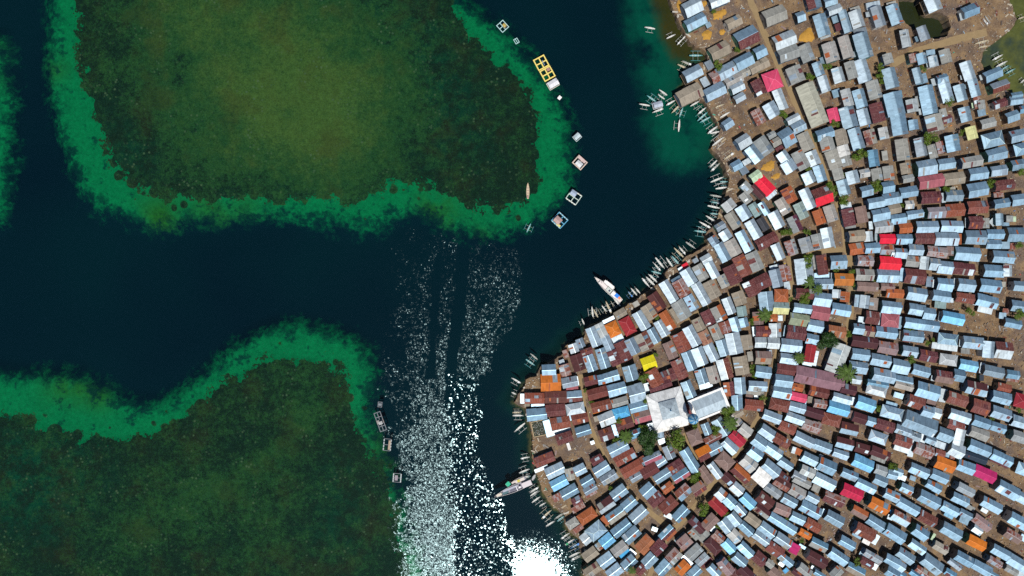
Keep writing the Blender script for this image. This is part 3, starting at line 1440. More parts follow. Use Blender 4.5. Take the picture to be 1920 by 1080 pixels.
608 812 185 115 43 dg
700 895 150 90 43 um
752 932 150 50 43 r s
640 505 200 95 -46 R
615 600 130 100 -44 g
750 610 75 70 -44 g s
700 662 80 70 -44 g s
788 475 180 125 46 e
825 550 80 50 46 w s
875 298 215 105 -45 C
915 165 120 120 -43 w
1015 248 140 115 -44 uw
1125 335 140 90 -47 bw
1062 438 150 110 -50 bw
965 510 155 125 -51 bw
1090 100 140 115 -41 w
1215 238 170 115 -43 Uw
1268 450 170 100 -37 t
1195 548 165 100 -43 ub
1065 630 140 120 -46 gw
1000 745 150 110 -46 Uw
878 640 130 95 -42 m
822 745 190 115 -48 R h
1190 785 185 105 -44 uw
1122 900 160 110 -41 ub
965 975 185 115 -50 em
830 1025 150 100 -46 uw
1365 650 190 110 -36 bw
1430 562 190 115 -37 uw
1408 230 190 125 -38 R
1385 355 200 90 -38 Rg
1345 885 150 125 -42 r
1200 1050 200 110 -43 R
1080 1060 110 90 -43 R h
T 720 320 75
T 965 380 32
T 880 525 32
T 1010 880 25
T 610 10 40
@1440 900
155 45 180 105 -31 Rm
55 120 190 95 -35 gd
380 22 200 85 -26 dg
330 135 180 120 -29 gm
240 235 170 105 -29 ub
160 335 175 110 -22 em
500 203 140 95 -27 bw
478 332 240 125 -28 uw
635 18 245 130 -26 bw
540 95 90 80 -25 g s
740 215 230 120 -22 mr
945 140 230 135 -24 Cc
1100 68 225 105 -25 uw
1265 5 150 110 -23 ub
1390 175 170 110 -25 uw
1250 290 220 125 -27 oO
1030 365 180 95 -29 oe
1222 492 230 115 -32 uw
745 435 205 125 -29 ub
635 372 85 65 65 b s
335 432 160 105 -25 uw
165 490 330 105 -32 uw
503 512 175 110 -29 ro
415 608 140 78 -29 oO
168 680 190 115 -34 bw
80 785 190 115 -34 rm
300 775 115 105 62 K s
385 750 85 35 -30 b s
570 730 190 105 -26 ug
890 708 180 105 -29 uw
790 862 220 120 -34 uw
552 895 225 120 -30 R
530 1000 100 38 -30 w s
1090 585 230 135 -28 Ro
1000 625 110 42 -30 b s
1105 697 90 52 -28 W s
1212 670 115 55 60 w s
1428 605 235 135 -32 uw
202 900 170 88 -40 ub
412 1015 160 95 -38 dg
335 965 60 40 55 w s
70 1045 130 110 -38 e
20 940 90 80 -38 g
340 1055 150 70 -36 R
1180 862 210 80 -31 um
1110 930 150 85 -29 r
1190 970 90 70 -29 w s
1080 820 90 80 -30 b s
1400 912 175 105 -28 uw
985 1012 205 105 -29 ut
770 1045 130 105 45 g
580 1065 130 60 -30 u
1400 1045 150 120 -30 ub
150 950 65 40 -35 w s
200 1020 60 48 40 U s
1400 360 55 48 0 U s
1375 420 60 55 -20 w s
T 1000 925 45
T 210 440 25
T 380 685 30
@1680 900
118 100 140 95 -25 uw
422 72 175 95 -28 uw
372 218 240 135 -27 uw
138 298 250 115 -29 uw
785 110 195 95 -27 um
722 220 190 105 -26 uw
835 312 110 50 -28 g s
1255 112 240 140 -29 uw
1420 200 110 115 -28 uw
1072 282 230 115 -28 uw
995 345 80 45 -30 w s
607 328 200 110 -27 uw
595 400 110 48 -28 u s
782 385 150 82 -27 ub
765 460 110 65 -26 b s
352 432 205 120 -28 Rr
50 430 200 115 -29 mb
275 592 170 125 -34 uw
620 578 230 130 -29 uw
965 480 215 105 -36 em
915 560 110 88 -32 w
902 708 205 115 -27 O
1380 465 220 130 -29 uw
1312 630 190 105 -31 me
1430 650 70 60 60 b s
1178 815 210 110 -29 uw
1115 925 160 78 -31 dm
1375 940 240 125 -31 uw
1300 1015 150 75 -29 g
1405 1065 70 60 -30 w s
240 752 190 100 -34 uw
500 762 165 95 -30 dt
762 888 200 115 -29 ub
105 855 200 115 -34 ub
20 950 170 105 -34 bw
402 945 235 145 -37 uw
965 990 220 115 -29 uw
290 1030 150 78 -34 m
215 1062 130 60 -34 u
40 1055 140 78 -34 u
610 1055 130 78 -31 u
660 950 160 65 -38 d
1110 1072 90 50 -30 u
420 640 80 35 62 n s
@1200 180
1404 1008 205 140 -46 c
1322 1078 180 75 -46 R
1478 1116 130 52 40 w s
"""
# ------------------------------------------------------------------ surveyed layout: tile origin lines start with @, six units to a photo pixel
houses, trees, boats, vans = [], [], [], []
ox = oy = 0
for ln in DATA.strip().splitlines():
    t = ln.split()
    if ln[0] == '@': ox, oy = int(ln[1:].split()[0]), int(t[1]); continue
    if t[0] in 'TDP' and len(t) == 4:
        trees.append((t[0], ox + float(t[1]) / 6, oy + float(t[2]) / 6, float(t[3]) / 6)); continue
    if t[0] in 'BVRS':
        q = [float(k) for k in t[1:]]
        if t[0] == 'B': boats.append((ox + q[0] / 6, oy + q[1] / 6, q[2] / 6, q[3]))
        if t[0] == 'V': vans.append((ox + q[0] / 6, oy + q[1] / 6, q[2] / 6, q[3] / 6, q[4]))
        continue
    q = [float(k) for k in t[:5]]
    houses.append(dict(px=ox + q[0] / 6, py=oy + q[1] / 6, L=q[2] / 6, W=q[3] / 6, a=q[4], code=t[5], small='s' in t[6:], hip='h' in t[6:]))

# colour, metalness, rust of one sheet roof
ZINC = {'w': ((.56, .66, .72), .7, .03), 'W': ((.80, .80, .78), .0, 0), 'b': ((.34, .50, .62), .78, .08), 'u': ((.20, .37, .50), .75, .06), 'd': ((.25, .32, .39), .6, .18),
 'g': ((.28, .29, .275), .1, .14), 't': ((.27, .235, .185), .0, .08), 'r': ((.100, .021, .025), .0, .42), 'R': ((.066, .016, .020), .0, .12), 'o': ((.33, .085, .022), .0, .38),
 'O': ((.56, .155, .012), .0, .10), 'm': ((.33, .27, .27), .2, .78), 'k': ((.62, .06, .14), .0, .0), 'p': ((.34, .10, .12), .0, .12), 'c': ((.68, .012, .04), .0, .0),
 'C': ((.27, .014, .024), .0, .04), 'K': ((.42, .012, .12), .0, .0), 'n': ((.44, .58, .40), .0, .0), 'G': ((.22, .27, .19), .0, .10), 'y': ((.58, .58, .27), .0, .0),
 'Y': ((.62, .55, .008), .0, .0), 'e': ((.20, .135, .12), .0, .35), 'q': ((.25, .35, .35), .3, .06), 'x': ((.018, .032, .055), .2, .0), 'v': ((.25, .135, .165), .0, .22),
 'U': ((.07, .36, .66), .15, .0), 'a': ((.36, .375, .32), .15, .05), 'A': ((.50, .565, .585), .45, .03)}
MERGE = {'uw': ((.34, .52, .66), .80, .05), 'bw': ((.41, .56, .68), .76, .05), 'wb': ((.48, .595, .68), .70, .05), 'ub': ((.27, .42, .54), .8, .08), 'db': ((.26, .36, .44), .7, .12),
 'dw': ((.36, .41, .45), .45, .12), 'bu': ((.30, .44, .56), .5, .05), 'bd': ((.31, .39, .46), .5, .1), 'Uw': ((.24, .55, .82), .7, .0), 'wu': ((.46, .6, .7), .7, .03), 'ro': ((.20, .045, .022), 0, .5),
 'Ro': ((.15, .035, .022), 0, .4), 'Rr': ((.11, .024, .02), 0, .35), 'Re': ((.10, .03, .028), 0, .3), 'oO': ((.46, .125, .014), 0, .2), 'eO': ((.42, .14, .022), 0, .2), 'eo': ((.29, .10, .04), 0, .45),
 'Rc': ((.34, .012, .04), 0, 0), 'Cc': ((.46, .012, .055), 0, 0), 'dg': ((.30, .325, .33), .3, .2), 'gd': ((.27, .29, .30), .3, .15), 'dm': ((.30, .28, .30), .3, .66), 'em': ((.26, .19, .20), .1, .6),
 'gm': ((.33, .33, .32), .2, .42), 'rm': ((.17, .045, .035), 0, .6), 'um': ((.32, .40, .46), .3, .48), 'eg': ((.26, .22, .2), .1, .3), 'dt': ((.29, .29, .27), .1, .15), 'de': ((.27, .24, .26), .1, .3),
 'gw': ((.46, .48, .48), .3, .1), 'wg': ((.52, .53, .52), .3, .1), 'bg': ((.40, .45, .47), .3, .14), 'gb': ((.38, .43, .46), .3, .14), 'og': ((.33, .17, .11), 0, .55), 'rc': None, 'qy': None}
VIVID = set('kKcCYyOUnW')
def colours(code):
    if MERGE.get(code): a = b = MERGE[code]
    elif len(code) == 1: a = b = ZINC[code]
    else: a, b = ZINC[code[0]], ZINC[code[1]]
    j = random.uniform(.9, 1.1) if code[0] not in VIVID else 1
    h = random.uniform(-.03, .03) if a[1] > 0 else random.uniform(-.008, .008)
    f = lambda q: ((max(0, q[0][0] * j + h), max(0, q[0][1] * j + h * .4), max(0, q[0][2] * j - h * .3)), q[1], max(0, q[2] + random.uniform(-.08, .08) * (q[2] > 0.04)))
    return f(a), f(b)
WALLS = [(.16, .11, .075), (.11, .085, .065), (.2, .19, .18), (.05, .07, .09), (.10, .22, .22), (.08, .20, .14), (.5, .5, .48), (.12, .15, .2), (.2, .17, .15), (.10, .09, .09), (.32, .25, .18), (.12, .2, .3)]

def roof_parts(h, eave):
    """roof, ridge cap and wall geometry round the house's own centre, ridge along x"""
    L, W = h['Lm'], h['Wm']; hl, hw = L / 2, W / 2
    A, B = colours(h['code'])
    rise = hw * random.uniform(.39, .49)
    if h['code'] in ('x', 'W'): rise = hw * .2
    t = .07
    ro, cap, wa = MB(), MB(), MB()
    uo, vo = random.randrange(999) * 7.3, random.randrange(999) * 5.7
    top = eave + rise
    def slab(pts, q):
        (c, m, r) = q
        # uv along the ridge and down the slope
        uvs = [(uo + p[0], vo + math.hypot(p[1], p[2] - top)) for p in pts]
        ro.face(pts, c, m, r, uvs)
        lo = [(p[0], p[1], p[2] - t) for p in pts]
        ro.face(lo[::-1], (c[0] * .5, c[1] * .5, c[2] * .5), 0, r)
        k = len(pts)
        for i in range(k):
            a, b = i, (i + 1) % k
            ro.face([pts[a], lo[a], lo[b], pts[b]], c, m, r)
    capc = tuple(min(.85, x * 1.25 + .03) for x in A[0])
    if h['hip']:
        r = max(.3, hl - hw * .85); capc = tuple(min(.85, x * 1.6 + .10) for x in A[0])
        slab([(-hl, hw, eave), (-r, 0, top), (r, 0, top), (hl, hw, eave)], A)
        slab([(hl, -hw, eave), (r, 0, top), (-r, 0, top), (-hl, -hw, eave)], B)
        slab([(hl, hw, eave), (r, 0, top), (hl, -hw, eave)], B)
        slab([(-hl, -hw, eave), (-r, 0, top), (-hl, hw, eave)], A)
        cap.tube((-r, 0, top), (r, 0, top), .11, capc, 5)
        for sx in (-1, 1):
            for sy in (-1, 1): cap.tube((sx * r, 0, top), (sx * hl, sy * hw, eave), .10, capc, 5)
    else:
        o = random.uniform(-.12, .12) * hw if not h['small'] else 0
        # long sheets overlap in two or three lengths with a slightly ragged eave
        k = max(1, round(L / 4.5)); xs = [-hl + L * i / k for i in range(k + 1)]
        for i in range(k):
            j1, j2 = random.uniform(-.10, .12), random.uniform(-.10, .12)
            dz = .012 * (i % 2)
            x0, x1 = xs[i], xs[i + 1]
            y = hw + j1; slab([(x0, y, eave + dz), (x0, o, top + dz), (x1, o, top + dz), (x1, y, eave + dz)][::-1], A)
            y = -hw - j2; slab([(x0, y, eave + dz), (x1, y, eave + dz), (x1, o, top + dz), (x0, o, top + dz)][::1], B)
        cap.box((0, o, top + .05), (L + .04, .24, .05), capc, 0, metal=A[1])
        # patched sheets
        kind = h['code'][0]
        p = .15 if kind in 'wW' else .75 if kind in 'rRoemgd' else .4
        if kind in VIVID: p = .06
        for q in range(3):
            if random.random() > p: continue
            s = random.choice((-1, 1)); w_ = random.choice((.75, .75, .8, 1.5, 2.2)); l_ = random.choice((.5, .62, .97, .97))
            x = random.uniform(-hl + w_ / 2 + .1, max(-hl + w_ / 2 + .11, hl - w_ / 2 - .1))
            if x + w_ / 2 > hl: continue
            f0 = random.choice((.02, .98 - l_)) if l_ < .9 else .02
            pc, pm, pr = random.choice([ZINC['w'], ZINC['b'], ZINC['d'], ZINC['r'], ZINC['o'], ZINC['g'], A, A])
            def sl(f): return (o + (s * hw - o) * f, top + (eave - top) * f + .045)
            (ya, za), (yb, zb) = sl(f0), sl(f0 + l_)
            pts = [(x - w_ / 2, ya, za), (x - w_ / 2, yb, zb), (x + w_ / 2, yb, zb), (x + w_ / 2, ya, za)]
            if s < 0: pts = pts
            else: pts = pts[::-1]
            ro.face(pts, pc, pm, pr, [(uo + p_[0] + 50, vo + p_[1]) for p_ in pts])
    wc = random.choice(WALLS); ins = .32
    a, b = hl - ins, hw - ins
    wtop = eave - .02
    z0 = h.get('floor', 0.0)
    wa.box((0, 0, (wtop + z0) / 2), (2 * a, 2 * b, wtop - z0), wc)
    if not h['hip']:
        gt = eave + (top - eave) * .86 * (b / hw)
        for sx in (-1, 1):
            pts = [(sx * a, -b, wtop), (sx * a, b, wtop), (sx * a, 0, gt)]
            wa.face(pts if sx > 0 else pts[::-1], wc)
    # door and shuttered windows sit proud of the boards
    dk = (.05, .045, .04); tr = random.choice([(.5, .5, .48), (.1, .25, .3), (.3, .2, .12)])
    for s in (-1, 1):
        wa.box((-a * .35, s * (b + .02), z0 + 1.0), (.85, .06, 2.0), tr if s > 0 else dk)
        for xx in (.25, .68): wa.box((a * xx, s * (b + .02), z0 + 1.45), (.9, .05, .85), dk)
        wa.box((s * (a + .02), 0, z0 + 1.45), (.05, 1.0, .85), dk)
    return ro, cap, wa

# real sizes: what was surveyed is the roof edge, about 3.6 m above the ground
for i, h in enumerate(houses):
    e = random.uniform(3.2, 4.4) if not h['small'] else random.uniform(1.9, 2.55)
    if h['code'] in ('w', 'b', 'uw', 'bw') and not h['small']: e += random.uniform(0, .5)
    h['eave'] = e; z = GZ + e
    k = S * (H - z) / H
    h['x'], h['y'] = P(h['px'], h['py'], z)
    g_ = 1.05 if not h['small'] else 1.0; h['Lm'], h['Wm'] = h['L'] * k * g_, h['W'] * k * g_
    a = h['a']
    while a >= 120: a -= 180
    while a < -60: a += 180
    h['rz'] = R(a)
    h['area'] = h['L'] * h['W']; h['i'] = i

# landmarks people can find in the photograph: pixel, wording, and (for houses) a label of their own
LM = [
 (1448, 151, 'the bright pink hipped roof', 'bright pink hipped roof house with a white verge beside the dirt road'),
 (1562, 216, 'the small deep pink roof', 'small deep pink roof house squeezed beside the long cream hall'),
 (1523, 196, 'the long cream hall', 'long cream-grey hall with a very long roof beside the dirt road'),
 (1822, 249, 'the pale yellow roof', 'pale yellow roofed house alone in a yard of bare earth'),
 (1434, 348, 'the torn crimson roof', 'bright crimson roof house beside a maroon roof and the pale green roof'),
 (1417, 330, 'the pale green roof', 'pale green roofed house next to the torn crimson roof'),
 (1745, 340, 'the dusty rose roof', 'dusty rose pink gabled house among pale zinc roofs'),
 (1663, 448, 'the smaller of the twin red roofs', 'bright red roofed house with a white lean-to, smaller of the twin red roofs'),
 (1669, 493, 'the larger of the twin red roofs', 'bright red roofed house in the village middle, larger of the twin red roofs'),
 (1582, 524, 'the amber roof by the lane', 'amber orange roofed house with a brown upper slope near the sandy lane'),
 (1149, 617, 'the orange hipped roof on the shore', 'vivid orange hipped roof house on the waterfront'),
 (1177, 611, 'the crimson hipped roof on the shore', 'crimson hipped roof house with pale pink ridge lines on the waterfront'),
 (1216, 681, 'the mustard yellow roof', 'mustard yellow roofed house, the only strong yellow roof in the village'),
 (1032, 718, 'the orange roof at the western point', 'bright orange roofed house at the island point over the water'),
 (1029, 695, 'the blue and white roof at the point', None),
 (1254, 765, 'the white mosque', None), (1329, 758, 'the white hall by the mosque', None),
 (1536, 708, 'the mauve hall', 'very long mauve roofed hall between the round tree and rust-red roofs'),
 (1571, 672, 'the big pale school roof', 'big pale green-white school-sized roof below the round dark tree'),
 (1550, 641, 'the round dark tree', None), (1735, 35, 'the dark green pond', None),
 (1519, 662, 'the red strip roof', 'narrow crimson red roof house beside the big pale school roof'),
 (1498, 600, 'the sage green roof', 'sage green roofed house with a lighter lower slope'),
 (1464, 578, 'the lime and grey roof', 'pale lime and grey-green roofed house beside the sandy lane'),
 (1465, 554, 'the salmon hipped roof', 'salmon orange hipped roof house beside the sandy lane'),
 (1846, 887, 'the magenta roof', 'magenta roofed house among blue-grey roofs'),
 (1830, 1018, 'the bright orange roof', 'vivid orange gabled house standing apart on bare ground'),
 (1648, 948, 'the flame orange roof', 'flame orange gabled house with a black shaded gable wall near the wide yard'),
 (1597, 923, 'the crimson and magenta roof', 'crimson and magenta gabled house above a dirt yard'),
 (1772, 870, 'the amber brown roof', 'amber brown gabled house between zinc roofs'),
 (1692, 865, 'the cherry red roof', 'cherry red gabled house with a white side strip'),
 (1427, 895, 'the dazzling white roof', 'dazzling white flat roof house, brightest roof beside the curved lane'),
 (1138, 1014, 'the sky blue roof', 'sky blue roofed house with a white lower edge in the southern rows'),
 (1786, 596, 'the bright blue roof', 'bright blue and white gabled house beside an open dirt lot'),
 (1815, 685, 'the second bright blue roof', 'bright blue and white gabled house below the grey and white hip roof'),
 (1163, 774, 'the swimming-pool blue hip roof', 'pool blue hipped roof house with white rim beside the palm'),
 (1320, 850, 'the golden orange roof', 'golden orange roofed house with rusty lower sheets near the mosque trees'),
 (1382, 822, 'the raspberry red roof', 'raspberry red gabled house beside the curved sandy lane'),
 (1346, 950, 'the brick red roof', 'brick red roof house beside a dense dark tree'),
 (1215, 830, 'the big tree by the mosque', None),
 (1489, 1029, 'the hot pink sheet', 'hot pink sheet roof tucked between zinc houses'),
 (1777, 638, 'the grey and white hip roof', None),
 (1140, 543, 'the white ship', None), (963, 915, 'the grey cargo boat', None),
 (1101, 967, 'the rusty orange hipped roof', 'rusty orange hipped roof house on the southern waterfront'),
 (1416, 420, 'the black roof', 'near-black roofed house among zinc roofs by the waterfront'),
 (1498, 749, 'the magenta pink sheet', 'magenta pink roof house between a zinc roof and rust-red roofs'),
 (1819, 20, 'the blue roof on the lagoon flat', None), (1881, 657, 'the maroon and white roof', None),
 (1725, 798, 'the wide white-rimmed roof', 'wide blue-grey roof house with a broad white rim'),
 (1791, 825, 'the big L-shaped roof', None),
]
def near_house(x, y, tol=9):
    b = min(houses, key=lambda h: math.hypot(h['px'] - x, h['py'] - y))
    return b if math.hypot(b['px'] - x, b['py'] - y) < tol else None
for x, y, w, lab in LM:
    if lab:
        b = near_house(x, y)
        if b: b['label'] = lab; b['area'] += 1e5; b['lm'] = w

big = sorted([h for h in houses if not h['small']], key=lambda h: -h['area'])
own, rest = big[:296], big[296:]
sheds = [h for h in houses if h['small']]

FAM = {}
for k, cs in {'silver-white roofed': 'A w W wb', 'pale blue zinc roofed': 'uw bw b wu Uw', 'steel blue roofed': 'ub db d u dw bu bd up', 'weathered grey roofed': 'a g dg gd gw wg bg gb dt ug',
  'tan grey roofed': 't et ut', 'rust-red roofed': 'r R rr Rr Re', 'red-brown roofed': 'ro Ro rt er ur', 'orange rusted roofed': 'o oO eO eo O or Or go ow oe', 'patchy rusted roofed': 'm dm em gm rm um mr mg mb me dr rd ge',
  'pink roofed': 'k K p', 'crimson roofed': 'c C Cc Rc rc', 'green roofed': 'n G', 'yellow roofed': 'y Y', 'brown roofed': 'e ep eg de', 'teal grey roofed': 'q', 'near-black roofed': 'x', 'mauve roofed': 'v',
  'half rust half zinc roofed': 'br rb gr rw wr Rw Rb Rg dp og', 'bright blue roofed': 'U', 'lime and grey roofed': 'qy'}.items():
    for c in cs.split(): FAM[c] = k

def roof_top_empty(h, name):
    o = empty(name, (h['x'], h['y'], GZ), h['rz']); return o
NAMED = []      # (object, noun, family, px, py, preset label)
for h in own:
    h['floor'] = 0.0
    ro, cap, wa = roof_parts(h, h['eave'])
    e = empty('house', (h['x'], h['y'], GZ), h['rz'])
    tag(e, None, 'house', 'tin roofed houses packed on the island')
    wa.build('wall', M_wall, e)
    r = ro.build('roof', M_roof, e)
    cap.build('ridge_cap', M_roof, r)
    # houses at the water's edge stand on posts
    ca, sa = math.cos(h['rz']), math.sin(h['rz'])
    crn = [(sx * (h['Lm'] / 2 - .35), sy * (h['Wm'] / 2 - .35)) for sx in (-1, 1) for sy in (-1, 1)]
    def off(lx, ly):
        wx, wy = h['x'] + lx * ca - ly * sa, h['y'] + lx * sa + ly * ca
        k = S * (H - GZ) / H
        return not on_land(960 + wx / k, 540 - wy / k)
    offs = [c for c in crn if off(*c)]
    if offs:
        dk = MB(); dk.box((0, 0, -.1), (h['Lm'] - .3, h['Wm'] - .3, .18), (.2, .15, .1)); dk.build('floor_deck', M_wall, e)
        for lx, ly in offs:
            p = MB(); p.tube((lx, ly, -.2), (lx, ly, -5.5), .13, (.12, .09, .07)); p.build('stilt', M_wall, e)
    NAMED.append((e, 'house', FAM.get(h['code'], 'weathered grey roofed'), h['px'], h['py'], h.get('label'), h))
# everything past the three hundred largest: one packed mass
mass = MB()
for h in rest:
    ro, cap, wa = roof_parts(h, h['eave'])
    for o_, k in ((ro, 0), (cap, 0), (wa, 1)):
        o_.m = [k] * len(o_.f); mass.add(o_, h['x'], h['y'], GZ, h['rz'])
o = mass.build('packed_housing', [M_roof, M_wall])
tag(o, 'smaller tin roofed houses filling the gaps between the larger ones', 'houses', None, 'stuff')

# single sheets on posts: kitchens, porches, tarpaulins
for h in sheds:
    L, W, e = h['Lm'], h['Wm'], h['eave']; hl, hw = L / 2, W / 2
    (c, mt, ru), _b = colours(h['code']); uo, vo = random.randrange(999) * 3.1, random.randrange(999) * 3.7
    tilt = random.uniform(-.12, .12)
    mb = MB()
    pts = [(-hl, -hw, e - tilt * W / 2), (hl, -hw, e - tilt * W / 2), (hl, hw, e + tilt * W / 2), (-hl, hw, e + tilt * W / 2)]
    ua = [(uo + p[0], vo + p[1]) for p in pts]
    mb.face(pts, c, mt, ru, ua)
    lo = [(p[0], p[1], p[2] - .06) for p in pts]; mb.face(lo[::-1], (.1, .1, .1))
    for i in range(4): mb.face([pts[i], lo[i], lo[(i + 1) % 4], pts[(i + 1) % 4]], c, mt, ru)
    em = empty('lean_to', (h['x'], h['y'], GZ), h['rz'])
    tag(em, None, 'lean-to', 'single sheet lean-tos between the houses')
    mb.build('roof_sheet', M_roof, em)
    fr = MB()
    for sx in (-1, 1):
        for sy in (-1, 1): fr.tube((sx * (hl - .12), sy * (hw - .12), 0), (sx * (hl - .12), sy * (hw - .12), e - .1 + sy * tilt * W / 2), .06, (.16, .12, .09), 5)
    fr.box((0, 0, e * .4), (max(.4, L - .5), max(.3, W - .5), e * .8 - .02), random.choice(WALLS))
    fr.build('enclosure', M_wall, em)
    NAMED.append((em, 'lean-to', FAM.get(h['code'], 'weathered grey roofed').replace(' roofed', ''), h['px'], h['py'], h.get('label'), h))
# ------------------------------------------------------------------ mosque and hall
def pyramid(mb, hx, hy, z0, z1, tx, ty, col, metal=.3, t=.1):
    a = [(-hx, -hy, z0), (hx, -hy, z0), (hx, hy, z0), (-hx, hy, z0)]
    b = [(-tx, -ty, z1), (tx, -ty, z1), (tx, ty, z1), (-tx, ty, z1)]
    for i in range(4):
        j = (i + 1) % 4; p = [a[i], a[j], b[j], b[i]]
        mb.face(p, col, metal, .03, [(q[0] * (i % 2 == 0) + q[1] * (i % 2 == 1), q[2] * 2) for q in p])
    mb.face(b, col, metal, .03); mb.face(a[::-1], (.3, .3, .3))
mx_, my_ = P(1253, 766, GZ + 6)
mo = empty('mosque', (mx_, my_, GZ), R(15))
tag(mo, 'white mosque with broad pyramid roof in two tiers among the houses', 'mosque')
NAMED.append((mo, 'mosque', '', 1254, 765, mo['label'], None))
wl = MB(); wl.box((0, 0, 2.4), (14.2, 14.2, 4.8), (.72, .72, .70))
for s in (-1, 1):
    for k in range(5):
        wl.box((s * 7.13, -5 + k * 2.5, 2.2), (.06, 1.1, 2.2), (.06, .08, .1)); wl.box((-5 + k * 2.5, s * 7.13, 2.2), (1.1, .06, 2.2), (.06, .08, .1))
wl.build('wall', M_wall, mo)
rf = MB(); pyramid(rf, 8.3, 8.3, 4.8, 7.6, 3.7, 3.7, (.80, .82, .82), .2)
for sx in (-1, 1):
    for sy in (-1, 1): rf.tube((sx * 3.7, sy * 3.7, 7.6), (sx * 8.3, sy * 8.3, 4.8), .14, (.7, .72, .73), 5)
ro_ = rf.build('lower_roof', M_roof, mo)
cl = MB(); cl.box((0, 0, 7.5), (6.6, 6.6, .9), (.75, .76, .76)); cl.build('clerestory', M_wall, mo)
rf = MB(); pyramid(rf, 4.1, 4.1, 7.95, 10.7, .55, .55, (.56, .66, .72), .5); up = rf.build('upper_roof', M_roof, mo)
lt = MB(); lt.box((0, 0, 10.5), (1.0, 1.0, .7), (.5, .6, .68)); lt.tube((0, 0, 10.8), (0, 0, 12.4), .5, (.12, .32, .5), 8, r1=.04); lt.build('lantern', M_item, up)
pv = MB(); pv.box((-.2, -8.2, .28), (17.5, 4.4, .5), (.66, .64, .60)); pv.box((-8.4, -1, .28), (3.2, 14, .5), (.62, .61, .58)); pv.build('terrace', M_wall, mo)
po = MB(); pts = [(-8.0, -10.4, 3.1), (7.6, -10.4, 3.1), (7.6, -7.0, 3.9), (-8.0, -7.0, 3.9)]
po.face(pts, (.78, .78, .75), .1, .02, [(p[0], p[1]) for p in pts]); po.face([(p[0], p[1], p[2] - .08) for p in pts][::-1], (.3, .3, .3))
for k in range(6): po.tube((-7.7 + k * 3.0, -10.2, .3), (-7.7 + k * 3.0, -10.2, 3.1), .12, (.7, .7, .68))
po.build('porch', M_roof, mo)

bx_, by_ = P(1285, 775, GZ)
mn = empty('minaret', (bx_, by_, GZ)); tag(mn, 'slender white minaret with a blue onion dome between mosque and hall', 'minaret')
sh_ = MB(); sh_.tube((0, 0, 0), (0, 0, 11.5), 1.0, (.68, .68, .66), 8, r1=.8); sh_.tube((0, 0, 11.5), (0, 0, 11.9), 1.5, (.72, .72, .7), 8); sh_.build('shaft', M_item, mn)
dm = MB(); prof = [(1.5, 11.9), (2.2, 12.7), (2.45, 13.8), (2.2, 15.1), (1.5, 16.3), (.7, 17.2), (.16, 18.0), (.03, 19.2)]
for (r0, z0), (r1, z1) in zip(prof, prof[1:]):
    for k in range(12):
        a, b = 2 * math.pi * k / 12, 2 * math.pi * (k + 1) / 12
        dm.face([(r0 * math.cos(a), r0 * math.sin(a), z0), (r0 * math.cos(b), r0 * math.sin(b), z0), (r1 * math.cos(b), r1 * math.sin(b), z1), (r1 * math.cos(a), r1 * math.sin(a), z1)],
                (.04, .22, .45) if k % 2 else (.30, .48, .60))
dm.build('onion_dome', M_item, mn)

hx_, hy_ = P(1329.5, 758.5, GZ + 5)
ha = empty('community_hall', (hx_, hy_, GZ), R(22)); tag(ha, 'long white hall with a parapet and blue-grey gable roof next to the mosque', 'hall')
w_ = MB(); w_.box((0, 0, 2.4), (16.6, 9.6, 4.8), (.72, .72, .70))
for k in range(6):
    for s in (-1, 1): w_.box((-6.5 + k * 2.6, s * 4.83, 2.3), (1.2, .06, 1.5), (.06, .08, .1))
w_.build('wall', M_wall, ha)
pp = MB()
for s in (-1, 1): pp.box((0, s * 4.75, 5.05), (17.0, .9, .5), (.78, .78, .76)); pp.box((s * 7.9, 0, 5.05), (1.3, 8.58, .5), (.78, .78, .76))
pp.build('parapet', M_wall, ha)
hr = MB()
for s in (-1, 1):
    p = [(-7.2, 0, 6.5), (-7.2, s * 4.28, 4.95), (7.2, s * 4.28, 4.95), (7.2, 0, 6.5)]
    if s > 0: p = p[::-1]
    hr.face(p, (.45, .55, .62), .5, .03, [(q[0], abs(q[1])) for q in p])
for s in (-1, 1):
    p = [(s * 7.2, -4.28, 4.95), (s * 7.2, 4.28, 4.95), (s * 7.2, 0, 6.5)]; hr.face(p if s > 0 else p[::-1], (.6, .6, .6))
hr.build('roof', M_roof, ha)
an = MB(); an.box((-9.6, -.4, 1.7), (1.9, 7.4, 3.4), (.5, .48, .45)); an.build('annex_wall', M_wall, ha)
p = [(-10.7, -4.3, 3.5), (-8.75, -4.3, 3.75), (-8.75, 3.5, 3.75), (-10.7, 3.5, 3.5)]
an = MB(); an.face(p, (.18, .03, .03), 0, .2, [(q[0], q[1]) for q in p]); an.face([(q[0], q[1], q[2] - .08) for q in p][::-1], (.1, .05, .05)); an.build('annex_roof', M_roof, ha)

